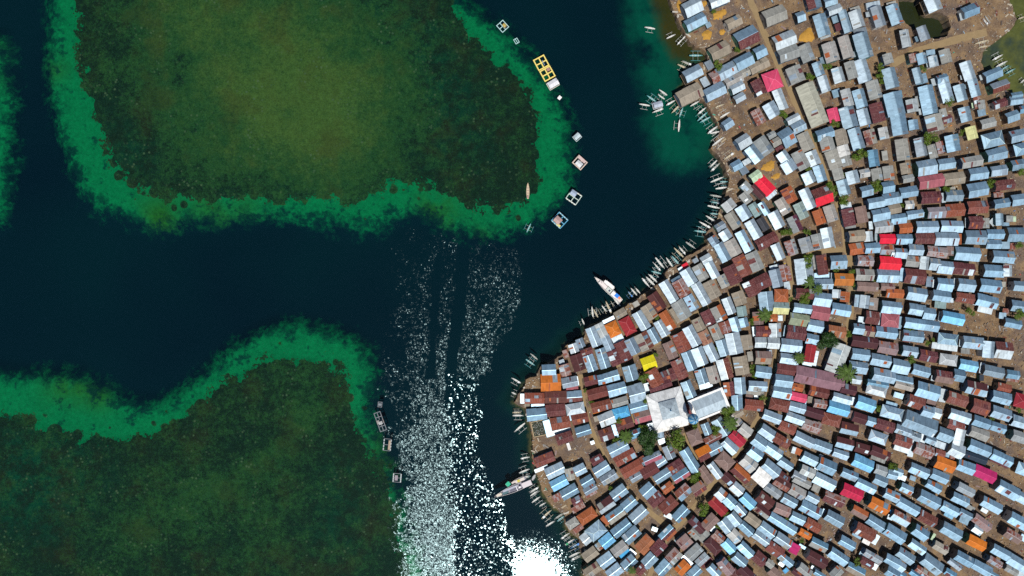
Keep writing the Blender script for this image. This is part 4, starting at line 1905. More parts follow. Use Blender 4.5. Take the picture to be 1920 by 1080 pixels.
# ------------------------------------------------------------------ trees and palms
def crown_mesh(name, seed, n=1500, flat=.72):
    r = random.Random(seed); mb = MB(); lob = []
    for k in range(13):
        a, rad = r.uniform(0, 6.283), r.uniform(.15, .74)
        lob.append((math.cos(a) * rad, math.sin(a) * rad, r.uniform(-.28, .42) * flat, r.uniform(.22, .42)))
    for k in range(n):
        lx, ly, lz, lr = r.choice(lob)
        d = Vector((r.gauss(0, 1), r.gauss(0, 1), r.gauss(0, 1))).normalized() * lr * r.uniform(.55, 1.08)
        c = Vector((lx + d.x, ly + d.y, lz + d.z * .85)); s = r.uniform(.045, .10)
        nrm = (d.normalized() + Vector((r.uniform(-.6, .6), r.uniform(-.6, .6), r.uniform(.0, .9)))).normalized()
        u = nrm.orthogonal().normalized(); w = nrm.cross(u)
        a = r.uniform(0, 3.14); u, w = u * math.cos(a) + w * math.sin(a), w * math.cos(a) - u * math.sin(a)
        g_ = r.uniform(.55, 1.25); yel = r.random() * .03
        col = ((.068 + yel) * g_, .140 * g_, .010 * g_)
        mb.face([c - u * s, c - w * s * .55, c + u * s, c + w * s * .55], col)
    return mb.mesh(name, [M_leaf])
def trunk_mesh(seed):
    r = random.Random(seed); mb = MB()
    mb.tube((0, 0, 0), (0, 0, 1.0), .12, (.1, .08, .05), 7, r1=.08)
    for k in range(5):
        a = k * 1.256 + r.uniform(-.3, .3); mb.tube((0, 0, .75), (math.cos(a) * .55, math.sin(a) * .55, 1.25 + r.uniform(0, .3)), .05, (.1, .08, .05), 5, r1=.015)
    return mb.mesh('trunk', [M_bark])
def palm_mesh(seed):
    r = random.Random(seed); mb = MB()
    for k in range(17):
        a = k * 2.399 + r.uniform(-.2, .2); ln = r.uniform(.8, 1.08); up_ = r.uniform(.05, .5)
        prev = None
        for i in range(7):
            t = i / 6; x = ln * t; z = up_ * t * 1.3 - (t ** 2.2) * (.5 + up_ * .6)
            p = Vector((math.cos(a) * x, math.sin(a) * x, z)); sd = Vector((-math.sin(a), math.cos(a), 0))
            w = .13 * math.sin(math.pi * min(1, t * .86 + .12)) + .012
            cur = (p + sd * w - Vector((0, 0, w * .5)), p, p - sd * w - Vector((0, 0, w * .5)))
            if prev:
                g_ = r.uniform(.7, 1.25); col = (.06 * g_, .105 * g_, .018 * g_)
                mb.face([prev[0], prev[1], cur[1] * .98 + prev[1] * .02, cur[0] * .8 + prev[0] * .2], col)
                mb.face([prev[1], prev[2], cur[2] * .8 + prev[2] * .2, cur[1] * .98 + prev[1] * .02], col)
            prev = cur
    return mb.mesh('palm_fronds', [M_leaf])
CROWNS = [crown_mesh('leaf_crown', 11 + k, 1300) for k in range(3)] + [crown_mesh('leaf_crown_thin', 31, 800)]
BIGC = crown_mesh('leaf_crown_dense', 77, 3800)
TRUNKS = [trunk_mesh(k) for k in range(2)]
PALMS = [palm_mesh(k) for k in range(2)]
trunk_cyl = MB(); trunk_cyl.tube((0, 0, 0), (.25, .1, 1), .16, (.2, .16, .12), 7, r1=.1); PTRUNK = trunk_cyl.mesh('palm_trunk', [M_bark])
M_dark = make_attr_mat('dark_leaf', .9, .7, .6)
for i, (k, px, py, r) in enumerate(trees):
    rm_ = max(1.3, r * S * 1.25); ht = rm_ * .9 + 1.6
    if k == 'D': ht = 5.5
    if k == 'P': ht = 5.2 + random.random() * 2
    x, y = P(px, py, GZ + ht)
    if k == 'P':
        e = empty('coconut_palm', (x - .25 * ht * .2, y, GZ)); tag(e, None, 'palm', 'coconut palms between the roofs')
        t = bpy.data.objects.new('trunk', PTRUNK); COL.objects.link(t); t.parent = e; t.scale = (1.2, 1.2, ht)
        c = bpy.data.objects.new('crown', PALMS[i % 2]); COL.objects.link(c); c.parent = e; c.location = (.25 * 1.2, .1 * 1.2, ht); c.scale = (rm_ * 1.25,) * 3; c.rotation_euler = (0, 0, random.uniform(0, 6))
        NAMED.append((e, 'palm', 'feathery green', px, py, None, None)); continue
    e = empty('broadleaf_tree', (x, y, GZ), random.uniform(0, 6.28)); tag(e, None, 'tree', 'trees standing between the houses')
    t = bpy.data.objects.new('trunk', TRUNKS[i % 2]); COL.objects.link(t); t.parent = e; t.scale = (max(1.2, rm_ * .7), max(1.2, rm_ * .7), ht * .75)
    thin = (abs(px - 1265) < 3 and abs(py - 822) < 3) or (abs(px - 1782) < 4 and abs(py - 192) < 4)
    me = CROWNS[3] if thin else BIGC if k == 'D' or rm_ > 4.2 else CROWNS[i % 3]
    if k == 'D':
        dkm = BIGC.copy()
        arr = np.empty(len(dkm.color_attributes['Col'].data) * 4, np.float32); dkm.color_attributes['Col'].data.foreach_get('color', arr)
        arr = arr.reshape(-1, 4); arr[:, 0] *= .20; arr[:, 1] *= .36; arr[:, 2] *= .6; dkm.color_attributes['Col'].data.foreach_set('color', arr.ravel()); me = dkm
    c = bpy.data.objects.new('crown', me); COL.objects.link(c); c.parent = e; c.location = (0, 0, ht); c.scale = (rm_ * 1.05, rm_ * random.uniform(.9, 1.1), rm_ * .85)
    if 'label' not in e: pass
    fam = 'big dense dark' if k == 'D' else 'sparse' if thin else 'large leafy' if r > 11 else 'bushy' if r > 7 else 'small bushy'
    lab = None
    if abs(px - 1550) < 4 and abs(py - 641) < 4: lab = 'big round dark tree, its crown overlapping the edge of the big pale school roof'
    if abs(px - 1215) < 4 and abs(py - 830) < 4: lab = 'big dark tree with the widest crown near the white mosque'
    NAMED.append((e, 'tree', fam, px, py, lab, None))

# ------------------------------------------------------------------ boats
def hull(mb, L, W, D, col, deck, n=11, z0=-.15, stern=.45, rim=.06):
    """double-ended canoe; stern gives the width left at the transom"""
    st = []
    for i in range(n):
        t = i / (n - 1); w = W / 2 * (math.sin(math.pi * min(1, (t * .86 + .14) if stern else t)) ** .75 if t < 1 else 0)
        if stern and t < .45: w = W / 2 * (stern + (1 - stern) * math.sin(math.pi / 2 * t / .45))
        if not stern: w = W / 2 * max(.03, math.sin(math.pi * t)) ** .8
        w = max(w, .03); sh = .18 * D * (2 * t - 1) ** 2 * (1.6 if t > .5 else 1)
        x = -L / 2 + L * t
        st.append([(x, -w, D + sh), (x, -w * .62, z0 + .05), (x, 0, z0), (x, w * .62, z0 + .05), (x, w, D + sh), (x, max(.01, w - rim), D + sh), (x, max(.005, (w - rim) * .75), D * .45), (x, -max(.005, (w - rim) * .75), D * .45), (x, -max(.01, w - rim), D + sh)])
    for a, b in zip(st, st[1:]):
        for k in range(9):
            j = (k + 1) % 9
            c = deck if k in (5, 6, 7) else col
            mb.face([a[k], b[k], b[j], a[j]], c)
    for e, s in ((st[0], 1), (st[-1], -1)):
        mb.face(e[::s], col)
WH = (.78, .79, .77)
HULLS = {}
def boat_kind(name, col, deck, two=True, tarp=None):
    L, W = 6.0, .78
    k = {}
    mb = MB(); hull(mb, L, W, .5, col, deck)
    for x in (-1.6, -.3, 1.1): mb.box((x, 0, .42), (.18, W * .8, .06), (.6, .58, .5))
    k['hull'] = mb.mesh('hull', [M_item])
    mb = MB(); mb.tube((-2.2, 0, .06), (2.1, 0, .08), .065, tuple(x * .75 for x in col), 6); k['outrigger'] = mb.mesh('outrigger', [M_item])
    mb = MB(); w = 1.95
    if two: mb.tube((0, -w, .2), (0, w, .2), .042, (.50, .54, .52), 5)
    else: mb.tube((0, -.35, .45), (0, w, .2), .042, (.50, .54, .52), 5)
    k['beam'] = mb.mesh('crossbeam', [M_item])
    mb = MB(); c = tarp or (.66, .68, .68)
    mb.box((-1.7, 0, .8), (1.2, .8, .06), c); 
    for sx in (-.5, .5):
        for sy in (-.3, .3): mb.tube((-1.7 + sx, sy, .4), (-1.7 + sx, sy, .8), .03, (.3, .3, .3), 4)
    k['canopy'] = mb.mesh('canopy', [M_item]); k['two'] = two; k['tarp'] = tarp
    HULLS[name] = k
boat_kind('white', WH, (.55, .56, .54)); boat_kind('cream', (.66, .60, .44), (.42, .36, .25)); boat_kind('teal', (.10, .42, .46), (.2, .38, .4)); boat_kind('white single', WH, (.6, .6, .58), False)
boat_kind('blue', (.08, .24, .5), (.2, .32, .42), True, (.05, .22, .6)); boat_kind('plain', (.55, .57, .54), (.3, .31, .3), False); boat_kind('green-tarped', WH, (.5, .5, .48), True, (.02, .3, .12))
boats += [(1218.5, 52.5, 20, 170), (991.8, 427, 19, 65)]
cream_land = 0
for i, (px, py, L, a) in enumerate(boats):
    land = on_land(px, py); z = GZ + .2 if land else 0.0
    kind = 'white' if i % 3 else 'white single'
    if i % 7 == 5: kind = 'plain'
    if i % 8 == 3: kind = 'teal'
    if i % 11 == 4: kind = 'cream'
    for (qx, qy, kk) in ((1885, 127, 'teal'), (1318, 218, 'teal'), (1278, 210, 'teal'), (1341, 380, 'teal'), (1313, 434, 'teal'), (1182, 552, 'blue'), (1068, 1016, 'green-tarped'), (1079, 1023, 'blue'), (1840, 79, 'cream'), (1845, 88, 'cream'),
                         (1311, 207, 'white'), (1350, 198, 'cream'), (1141, 576, 'cream'), (1232, 511, 'teal'), (1266, 205, 'cream')):
        if math.hypot(px - qx, py - qy) < 4: kind = kk
    x, y = P(px, py, z + .4); k = HULLS[kind]
    sc = L * S / 6.0
    e = empty('outrigger_boat', (x, y, z), R(a + (180 if i % 5 == 2 else 0)))
    e.scale = (sc, min(1.15, max(.85, sc * 1.2)), 1)
    tag(e, None, 'boat', 'outrigger boats along the shore')
    def part(nm, me, loc):
        q = bpy.data.objects.new(nm, me); COL.objects.link(q); q.parent = e; q.location = loc; return q
    part('hull', k['hull'], (0, 0, 0))
    part('outrigger', k['outrigger'], (-.1, 1.95, 0))
    if k['two']: part('outrigger', k['outrigger'], (-.1, -1.95, 0))
    for bx in (-1.3, .9): part('crossbeam', k['beam'], (bx, 0, 0))
    if k['tarp'] or i % 4 == 1: part('canopy', k['canopy'], (0, 0, 0))
    NAMED.append((e, 'boat', {'white single': 'white single-outrigger', 'plain': 'weathered grey', 'white': 'white twin-outrigger', 'green-tarped': 'green-covered white', 'cream': 'cream', 'teal': 'teal', 'blue': 'blue'}[kind] + (' beached' if land else ''), px, py, None, None))

def simple_boat(px, py, L, W, a, col, deck, label, name='canoe', stern=0.5, extra=None, D=.6):
    x, y = P(px, py, .5)
    e = empty(name, (x, y, 0), R(a)); tag(e, label, 'boat')
    mb = MB(); hull(mb, L * S, W * S, D, col, deck, stern=stern); mb.build('hull', M_item, e)
    if extra: extra(e)
    return e
def thw(e):
    for x in (-2.2, -1.2, 0, 1.2):
        mb = MB(); mb.box((x, 0, .5), (.25, 1.1, .08), (.4, .3, .25)); mb.build('thwart', M_item, e)
    mb = MB(); mb.box((-2.9, .1, .62), (.8, .7, .4), (.35, .2, .2)); mb.build('cargo', M_item, e)
simple_boat(989.8, 357.6, 30, 6, 90, (.66, .58, .42), (.52, .42, .30), 'long cream wooden canoe anchored alone over the upper reef flat', extra=thw)
def dinghy(e):
    mb = MB(); mb.box((-.3, 0, 1.1), (4.6, 1.7, .08), (.78, .76, .74)); mb.box((2.35, 0, 1.1), (.7, 1.3, .08), (.78, .76, .74)); mb.build('canopy', M_item, e)
    for sx in (-2.3, 1.8):
        for sy in (-.7, .7):
            q = MB(); q.tube((sx, sy, .3), (sx, sy, 1.08), .04, (.5, .5, .5), 5); q.build('post', M_item, e)
simple_boat(1141.5, 533.6, 25, 8.5, 141, (.72, .70, .68), (.6, .58, .56), 'small white canopied tender tied alongside the long white ship', 'tender', extra=dinghy)
# long white wooden ship
def ship(cx, cy, L, W, a, label, col, deck, name):
    x, y = P(cx, cy, 1.2); e = empty(name, (x, y, 0), R(a)); tag(e, label, 'ship')
    mb = MB(); hull(mb, L, W, 1.3, col, deck, n=17, z0=-.7, stern=.72, rim=.12); mb.build('hull', M_item, e)
    return e
sp = ship(1139.8, 542.3, 16.9, 3.0, 137.5, 'long white wooden ship with a blue tarp aft moored bow out', WH, (.62, .56, .54), 'wooden_ship')
mb = MB(); mb.box((3.0, 0, 1.35), (4.6, 1.6, .5), (.68, .62, .60)); mb.build('foredeck_house', M_item, sp)
mb = MB(); mb.box((-.6, 0, 1.6), (2.6, 1.9, .9), (.50, .54, .50)); mb.box((-.9, .1, 2.08), (.8, .9, .06), (.05, .05, .1)); mb.build('cabin', M_item, sp)
mb = MB(); mb.box((-3.6, 0, 1.7), (2.6, 2.2, 1.1), (.72, .70, .70)); mb.build('wheelhouse', M_item, sp)
mb = MB(); mb.box((-5.0, -.5, 2.35), (1.9, 1.7, .08), (.02, .2, .68)); mb.build('blue_tarp', M_item, sp)
mb = MB(); mb.box((-6.6, -.5, 1.75), (1.2, .9, .25), (.75, .22, .08)); mb.build('orange_hatch', M_item, sp)
mb = MB(); mb.tube((4.2, 0, 1.2), (4.2, 0, 6.0), .09, (.6, .58, .5), 6, r1=.05); mb.build('mast', M_item, sp)
sp = ship(961.7, 917, 19.0, 3.4, 202.5, 'grey wooden cargo boat with open holds pointing its bow at the sun glitter', (.58, .56, .56), (.26, .25, .30), 'cargo_boat')
for x0, w0, c in ((3.9, 2.0, (.05, .12, .14)), (.2, 2.2, (.10, .10, .14))):
    mb = MB(); mb.box((x0, .25, 1.25), (2.9, 1.2, .1), c); mb.build('hold', M_item, sp)
mb = MB(); mb.box((1.0, -.75, 1.35), (7.5, .9, .12), (.34, .35, .42)); mb.build('side_deck', M_item, sp)
mb = MB(); mb.box((7.0, 0, 1.4), (2.6, 1.1, .2), (.58, .52, .42)); mb.build('foredeck', M_item, sp)
mb = MB(); mb.box((-7.0, 0, 1.9), (4.6, 2.4, 1.2), (.56, .52, .54)); mb.build('deckhouse', M_item, sp)
mb = MB(); mb.box((-1.9, .1, 1.75), (.35, 2.4, .5), (.7, .7, .72)); mb.build('crossbeam', M_item, sp)
mb = MB(); mb.box((-3.4, .2, 1.7), (.9, .7, .9), (.76, .76, .76)); mb.build('hatch_box', M_item, sp)
def side(e):
    mb = MB(); mb.box((-.6, 0, .75), (4.6, 1.6, .4), (.58, .52, .48)); mb.build('deckhouse', M_item, e)
    mb = MB(); mb.box((-1.2, .1, 1.0), (1.3, 1.1, .1), (.52, .44, .06)); mb.build('yellow_tarp', M_item, e)
    mb = MB(); mb.box((2.0, 0, .7), (.6, 1.7, .3), (.25, .25, .3)); mb.build('hatch', M_item, e)
simple_boat(977, 899.5, 38, 10, 23, (.62, .58, .56), (.5, .45, .42), 'smaller beige boat with a yellow cover lashed alongside the grey cargo boat', 'lighter', extra=side)
x, y = P(953, 907.5, .8); e = empty('skiff', (x, y, 0), R(45)); tag(e, 'square skiff under a bright green tarp beside the grey cargo boat', 'boat')
mb = MB(); hull(mb, 2.6, 1.8, .45, (.5, .5, .5), (.3, .3, .3), stern=.8); mb.build('hull', M_item, e)
mb = MB(); mb.box((-.1, 0, .68), (2.0, 1.9, .1), (.01, .38, .22)); mb.build('green_tarp', M_item, e)
simple_boat(1001, 895, 13, 5, 62, (.6, .6, .58), (.35, .36, .38), 'small pale dinghy tied between the grey cargo boat and the shore', 'dinghy')

# ------------------------------------------------------------------ floating fish cages and rafts
def raft(px, py, L, W, a, label, col, nx=2, ny=2, hut=None, drums=None, bw=.35, deck=None, name='fish_raft', cat='raft'):
    x, y = P(px, py, .3); e = empty(name, (x, y, 0), R(a)); tag(e, label, cat, 'floating fish rafts off the village')
    L, W = L * S, W * S
    for i in range(nx + 1):
        mb = MB(); mb.box((-L / 2 + L * i / nx, 0, .16), (bw, W + bw, .22), col); mb.build('crossbeam', M_item, e)
    for i in range(ny + 1):
        mb = MB(); mb.box((0, -W / 2 + W * i / ny, .22), (L + bw, bw, .24), col); mb.build('beam', M_item, e)
    if drums:
        for i in range(4):
            for s in (-1, 1):
                mb = MB(); xx = -L / 2 + L * (i + .5) / 4; mb.tube((xx - .45, s * W / 2, .12), (xx + .45, s * W / 2, .12), .3, drums, 8); mb.build('float_drum', M_item, e)
    if deck:
        dx, dy, dl, dw, c = deck
        mb = MB(); mb.box((dx * L, dy * W, .42), (dl * L, dw * W, .14), c); mb.build('deck', M_wall, e)
    if hut:
        hx, hy, hl, hw, c = hut
        h_ = empty('hut', (hx * L, hy * W, .3)); h_.parent = e
        mb = MB(); mb.box((0, 0, .8), (hl * L * .85, hw * W * .85, 1.6), (.3, .24, .2)); mb.build('hut_wall', M_wall, h_)
        mb = MB(); l2, w2 = hl * L / 2, hw * W / 2
        for s in (-1, 1):
            p = [(-l2, 0, 2.15), (-l2, s * w2, 1.6), (l2, s * w2, 1.6), (l2, 0, 2.15)]; p = p[::-1] if s > 0 else p
            mb.face(p, c, .2, .05, [(q[0], q[1]) for q in p])
        mb.build('hut_roof', M_roof, h_)
    return e
YEL = (.72, .58, .16); TEA = (.40, .62, .62)
raft(942.5, 49.2, 16.7, 15.5, -48, 'teal framed raft with a small yellow hut, furthest up the channel', TEA, 2, 2, (.18, .15, .4, .4, (.55, .42, .12)), None, .3)
raft(968.3, 76.8, 9, 7, -60, 'tiny bare teal float frame near the teal framed raft', TEA, 1, 2, None, None, .25)
raft(1014.8, 117.6, 21.0, 21.0, -62, 'yellow framed fish cage with a blue inner beam, upper of the joined pair', YEL, 2, 2, None, None, .55, (.1, .16, .5, .06, (.16, .24, .36)))
raft(1026.4, 138.2, 20.5, 21.0, -61, 'yellow framed fish cage beside the white roofed raft hut, lower of the joined pair', YEL, 2, 2, None, None, .55, (-.3, .25, .3, .3, (.35, .2, .16)))
raft(1036.8, 158.2, 20, 13.5, 31, 'white roofed hut raft against the yellow fish cages', (.5, .5, .45), 1, 1, (0, 0, 1.0, .95, (.68, .69, .72)), None, .3)
raft(1049.3, 183.2, 5, 4, 50, 'tiny white float drifting between the yellow cages and the rafts', WH, 1, 1, None, None, .5, (0, 0, .9, .9, (.7, .72, .72)))
raft(1082.2, 257, 13, 11, 42, 'small pale blue roofed raft alone in the dark channel', (.4, .5, .52), 1, 1, (-.05, .05, .95, .85, (.52, .62, .66)), None, .25)
raft(1087.2, 304.8, 20, 18, -42, 'raft with a white roof, pinkish deck and orange corner', (.52, .42, .36), 2, 1, (.05, -.22, .62, .55, (.66, .68, .7)), None, .5, (-.05, .38, .85, .32, (.52, .40, .38)))
raft(1076, 369.6, 22, 20, -35, 'raft with a blue-grey roof and pale drums round open pens', (.45, .55, .50), 2, 2, (-.2, .24, .52, .5, (.36, .44, .56)), (.72, .74, .66), .35)
raft(1049.6, 413, 22, 21, -43, 'blue framed raft with a rusty pink roof nearest the channel bend', (.08, .30, .46), 2, 2, (-.12, -.15, .6, .6, (.46, .32, .30)), (.35, .55, .62), .4, (.2, -.4, .4, .2, (.6, .55, .2)))
GREY = (.13, .15, .17)
raft(712.5, 758.5, 9, 7, 85, 'tiny grey raft, topmost of the four in the glitter', GREY, 2, 1, None, None, .3, (0, 0, .5, .7, (.2, .22, .24)))
raft(713, 790.5, 36, 12, -70, 'long narrow grey raft with a cluttered middle deck', GREY, 4, 2, (.05, .1, .16, .6, (.5, .5, .5)), None, .35, (0, 0, .2, 1.1, (.26, .24, .23)))
raft(726, 834, 22, 13, 84, 'open grey raft with a tan L-shaped deck', GREY, 2, 1, None, (.4, .45, .46), .25, (0, -.32, .8, .3, (.34, .27, .20)))
raft(744.5, 896, 16, 14, 85, 'square raft with a mauve-grey deck and white drums', GREY, 2, 1, None, (.45, .5, .5), .25, (0, .1, .6, .4, (.26, .23, .26)))
x, y = P(1233, 197.5, .5)
raft(1232.5, 197.5, 17, 11, 15, 'grey roofed raft crowded by outrigger boats off the northern shore', (.4, .42, .45), 1, 1, (0, 0, 1, .95, (.40, .45, .54)), None, .3)

# ------------------------------------------------------------------ van, soil heaps, fish pens, rubble
for px, py, L, W, a in vans:
    x, y = P(px, py, GZ + 1); e = empty('delivery_truck', (x, y, GZ), R(a)); tag(e, 'white truck parked on the open dirt lot near the point', 'truck')
    l, w = L * S, W * S
    mb = MB(); mb.box((-.15 * l, 0, 1.15), (.68 * l, w, 1.1), (.62, .62, .60)); mb.build('cargo_bed', M_item, e)
    mb = MB(); mb.box((.34 * l, 0, 1.0), (.28 * l, w * .95, 1.4), (.78, .78, .77)); mb.box((.36 * l, 0, 1.73), (.2 * l, w * .8, .06), (.78, .78, .77)); c_ = mb.build('cab', M_item, e)
    mb = MB(); mb.box((.485 * l, 0, 1.3), (.03, w * .8, .5), (.03, .04, .05)); mb.build('windscreen', M_item, c_)
    for sx in (-.3, .33):
        for sy in (-1, 1):
            mb = MB(); mb.tube((sx * l, sy * w * .46 - .1, .35), (sx * l, sy * w * .46 + .1, .35), .35, (.02, .02, .02), 10); mb.build('wheel', M_item, e)
M_soil = make_plain('yellow_soil', (.26, .135, .035), (.58, .33, .06), 1.1, .95, .1)
SOIL = [(1325, 66, 10, 9, 'round heap of orange-yellow soil by the northern shore'), (1349, 27, 14, 8, 'long spread heap of orange-yellow soil beside the grey shed'), (1354, 60, 6, 5, 'small heap of orange-yellow soil next to the round heap'),
        (1513, 67, 15, 12, 'pale yellow sand spread over an empty house plot'), (1275, 13, 6, 12, 'narrow strip heap of orange soil along the shore wall'), (1441, 312, 13, 9, 'wide flat heap of ochre soil beside the pale green roof'), (1455, 331, 9, 5, 'narrow flat heap of ochre soil behind the torn crimson roof'), (1320, 7, 7, 5, 'ochre soil heap between two white roofed houses'),
        (1580, 12, 5, 3, None)]
for px, py, rx, ry, lab in SOIL:
    if not lab: continue
    x, y = P(px, py, GZ); v, f = [], []; n_, k_ = 22, 5; seed = random.random() * 9
    for j in range(k_):
        t = j / (k_ - 1)
        for i in range(n_):
            a = 2 * math.pi * i / n_; w = 1 + .09 * math.sin(a * 3 + seed) + .06 * math.sin(a * 5 + seed * 2) + random.uniform(-.15, .15) * (1 - t)
            v.append((math.cos(a) * rx * S * w * (1 - t), math.sin(a) * ry * S * w * (1 - t), .02 + 1.0 * t * (1.6 - .6 * t) * min(1, ry / 9) * random.uniform(.85, 1.1) * (t > 0)))
    for j in range(k_ - 1):
        for i in range(n_): f.append((j * n_ + i, j * n_ + (i + 1) % n_, (j + 1) * n_ + (i + 1) % n_, (j + 1) * n_ + i))
    me = bpy.data.meshes.new('soil_heap'); me.from_pydata(v, [], f); me.materials.append(M_soil); me.polygons.foreach_set('use_smooth', [True] * len(f))
    o = bpy.data.objects.new('soil_heap', me); COL.objects.link(o); o.location = (x, y, GZ + .01); o.rotation_euler = (0, 0, R(27 if ry < rx else 20)); tag(o, lab, 'soil heap', 'heaps of orange soil')
# walled tank with ring nets
tank = empty('fish_tank', (*P(1010, 803, GZ), GZ), R(12)); tag(tank, 'square walled fish tank of dark water with ring nets at the waterside', 'fish tank')
M_tank = make_plain('tank_water', (.012, .018, .008), (.02, .028, .012), .8, .12, .5)
mb = MB(); mb.box((0, 0, .12), (5.6, 6.8, .1), (.02, .03, .015)); mb.build('water_surface', M_tank, tank)
for c_, d_ in (((-2.95, 0, .25), (.25, 7.0, .5)), ((2.95, 0, .25), (.25, 7.0, .5)), ((0, 3.5, .25), (5.64, .25, .5)), ((0, -3.5, .25), (5.64, .25, .5))):
    mb = MB(); mb.box(c_, d_, (.45, .36, .22)); mb.build('tank_wall', M_wall, tank)
for rx, ry in ((-1.2, 1.2), (1.0, 1.6), (-.9, -1.4), (1.3, -.9)):
    mb = MB()
    for k in range(14):
        a, b = 2 * math.pi * k / 14, 2 * math.pi * (k + 1) / 14
        mb.tube((rx + .75 * math.cos(a), ry + .75 * math.sin(a), .24), (rx + .75 * math.cos(b), ry + .75 * math.sin(b), .24), .06, (.35, .38, .36), 4)
    mb.build('ring_net', M_item, tank)
# clutter between the houses
occ = np.zeros((1400, 2200), bool)
for h in houses:
    ca, sa = math.cos(h['rz']), math.sin(h['rz'])
    n_ = 24
    for u in np.linspace(-.5, .5, n_):
        for w in np.linspace(-.5, .5, n_):
            xx = h['px'] + u * h['L'] * ca - w * h['W'] * sa; yy = h['py'] - (u * h['L'] * sa + w * h['W'] * ca)
            if 0 <= xx < 2100 and -50 <= yy < 1200: occ[int(yy) + 50, int(xx)] = True
cand = np.stack([rng.uniform(960, 1960, 60000), rng.uniform(-20, 1100, 60000)], -1)
ok = inside(SHORE_R, cand[:, 0], cand[:, 1]) & ~inside(POND, cand[:, 0], cand[:, 1])
cand = cand[ok]
rd = np.full(len(cand), 1e9)
for line, w in ROADS: rd = np.minimum(rd, sdist(line, cand[:, 0], cand[:, 1], closed=False) - w / 2)
edge = sdist(SHORE_R, cand[:, 0], cand[:, 1])
mb = MB(); cnt = 0
PAL = [(.22, .20, .18), (.30, .28, .26), (.20, .15, .11), (.16, .12, .09), (.13, .10, .08), (.30, .22, .15), (.20, .13, .09), (.17, .05, .03), (.30, .40, .46), (.40, .33, .22), (.12, .11, .10), (.5, .45, .36), (.28, .2, .2)]
VIV = [(.05, .2, .5), (.5, .05, .06), (.6, .45, .06), (.05, .35, .25), (.8, .8, .78), (.55, .2, .05)]
for (px, py), d, e_ in zip(cand, rd, edge):
    if d < 1.5 or occ[int(py) + 50, int(px)]: continue
    near = e_ < 14
    cl_ = math.sin(px * .21 + 1.3 * math.sin(py * .13)) * math.sin(py * .19 + 1.7 * math.sin(px * .11))
    if random.random() > (.8 if near else .24 + .55 * max(0, cl_)): continue
    x, y = P(px, py, GZ); q = random.random()
    col = random.choice(VIV) if q < .035 else random.choice(PAL)
    if near and q > .3: col = random.choice([(.42, .34, .22), (.5, .44, .34), (.3, .24, .17), (.55, .52, .46)])
    s = random.uniform(.15, .45) if q < .85 else random.uniform(.4, .9)
    if col not in VIV: col = tuple(q_ * .78 for q_ in col)
    l_ = s * random.choice((1, 1, 1.6, 3.0)) ; hh = random.uniform(.1, .45)
    mb.box((x, y, GZ + hh / 2 - .02), (l_, s * .8, hh), col, 0, random.uniform(0, 3.1), bottom=False); cnt += 1
o = mb.build('debris', M_item); tag(o, 'scattered rubble, planks and household clutter between the houses', 'debris', None, 'stuff')
print('debris', cnt)

# ------------------------------------------------------------------ labels: each says the look and where, counted from one landmark towards another
ORD = ['', '', 'second ', 'third ', 'fourth ', 'fifth ', 'sixth ', 'seventh ', 'eighth ', 'ninth ', 'tenth ']
LMS = [(x, y, w) for x, y, w, _l in LM]
for x, y, w in ((1008, 121, 'the yellow fish cages'), (1076, 370, 'the blue-grey roofed raft'), (1315, 67, 'the round orange soil heap'), (1325, 66, 'the orange soil heaps'), (1066, 837, 'the parked white truck'),
                (1513, 67, 'the pale yellow sand plot'), (1010, 803, 'the square fish tank'), (1290, 778, 'the blue onion dome'), (1915, 752, 'the crimson hip roof on the picture edge'), (1902, 411, 'the green sheet on the bare field'), (1883, 347, 'the maroon roof by the rubble'),
                (1862, 262, 'the wide pale hip roof'), (1917, 879, 'the pale hip roof on the picture edge'), (1911, 460, 'the small tree by the bare field'), (1912, 590, 'the dry tree'), (1919, 1078, 'the bottom right picture corner'), (1919, 20, 'the green lagoon corner')): LMS.append((x, y, w))
pool = {}
allh = [('house', FAM.get(h['code'], 'weathered grey roofed'), h['px'], h['py']) for h in rest]
def key(n): return (n[1], n[2])
for n_ in NAMED: pool.setdefault(key(n_), []).append((n_[3], n_[4]))
for a_, f_, x, y in allh: pool.setdefault((a_, f_), []).append((x, y))
used = set()
for n_ in NAMED:
    if n_[5]: n_[0]['label'] = n_[5]; used.add(n_[5])
def near_lm(k, x, y, me): return sorted([l for l in LMS if math.hypot(l[0] - x, l[1] - y) > 6], key=lambda l: math.hypot(l[0] - x, l[1] - y))[:k]
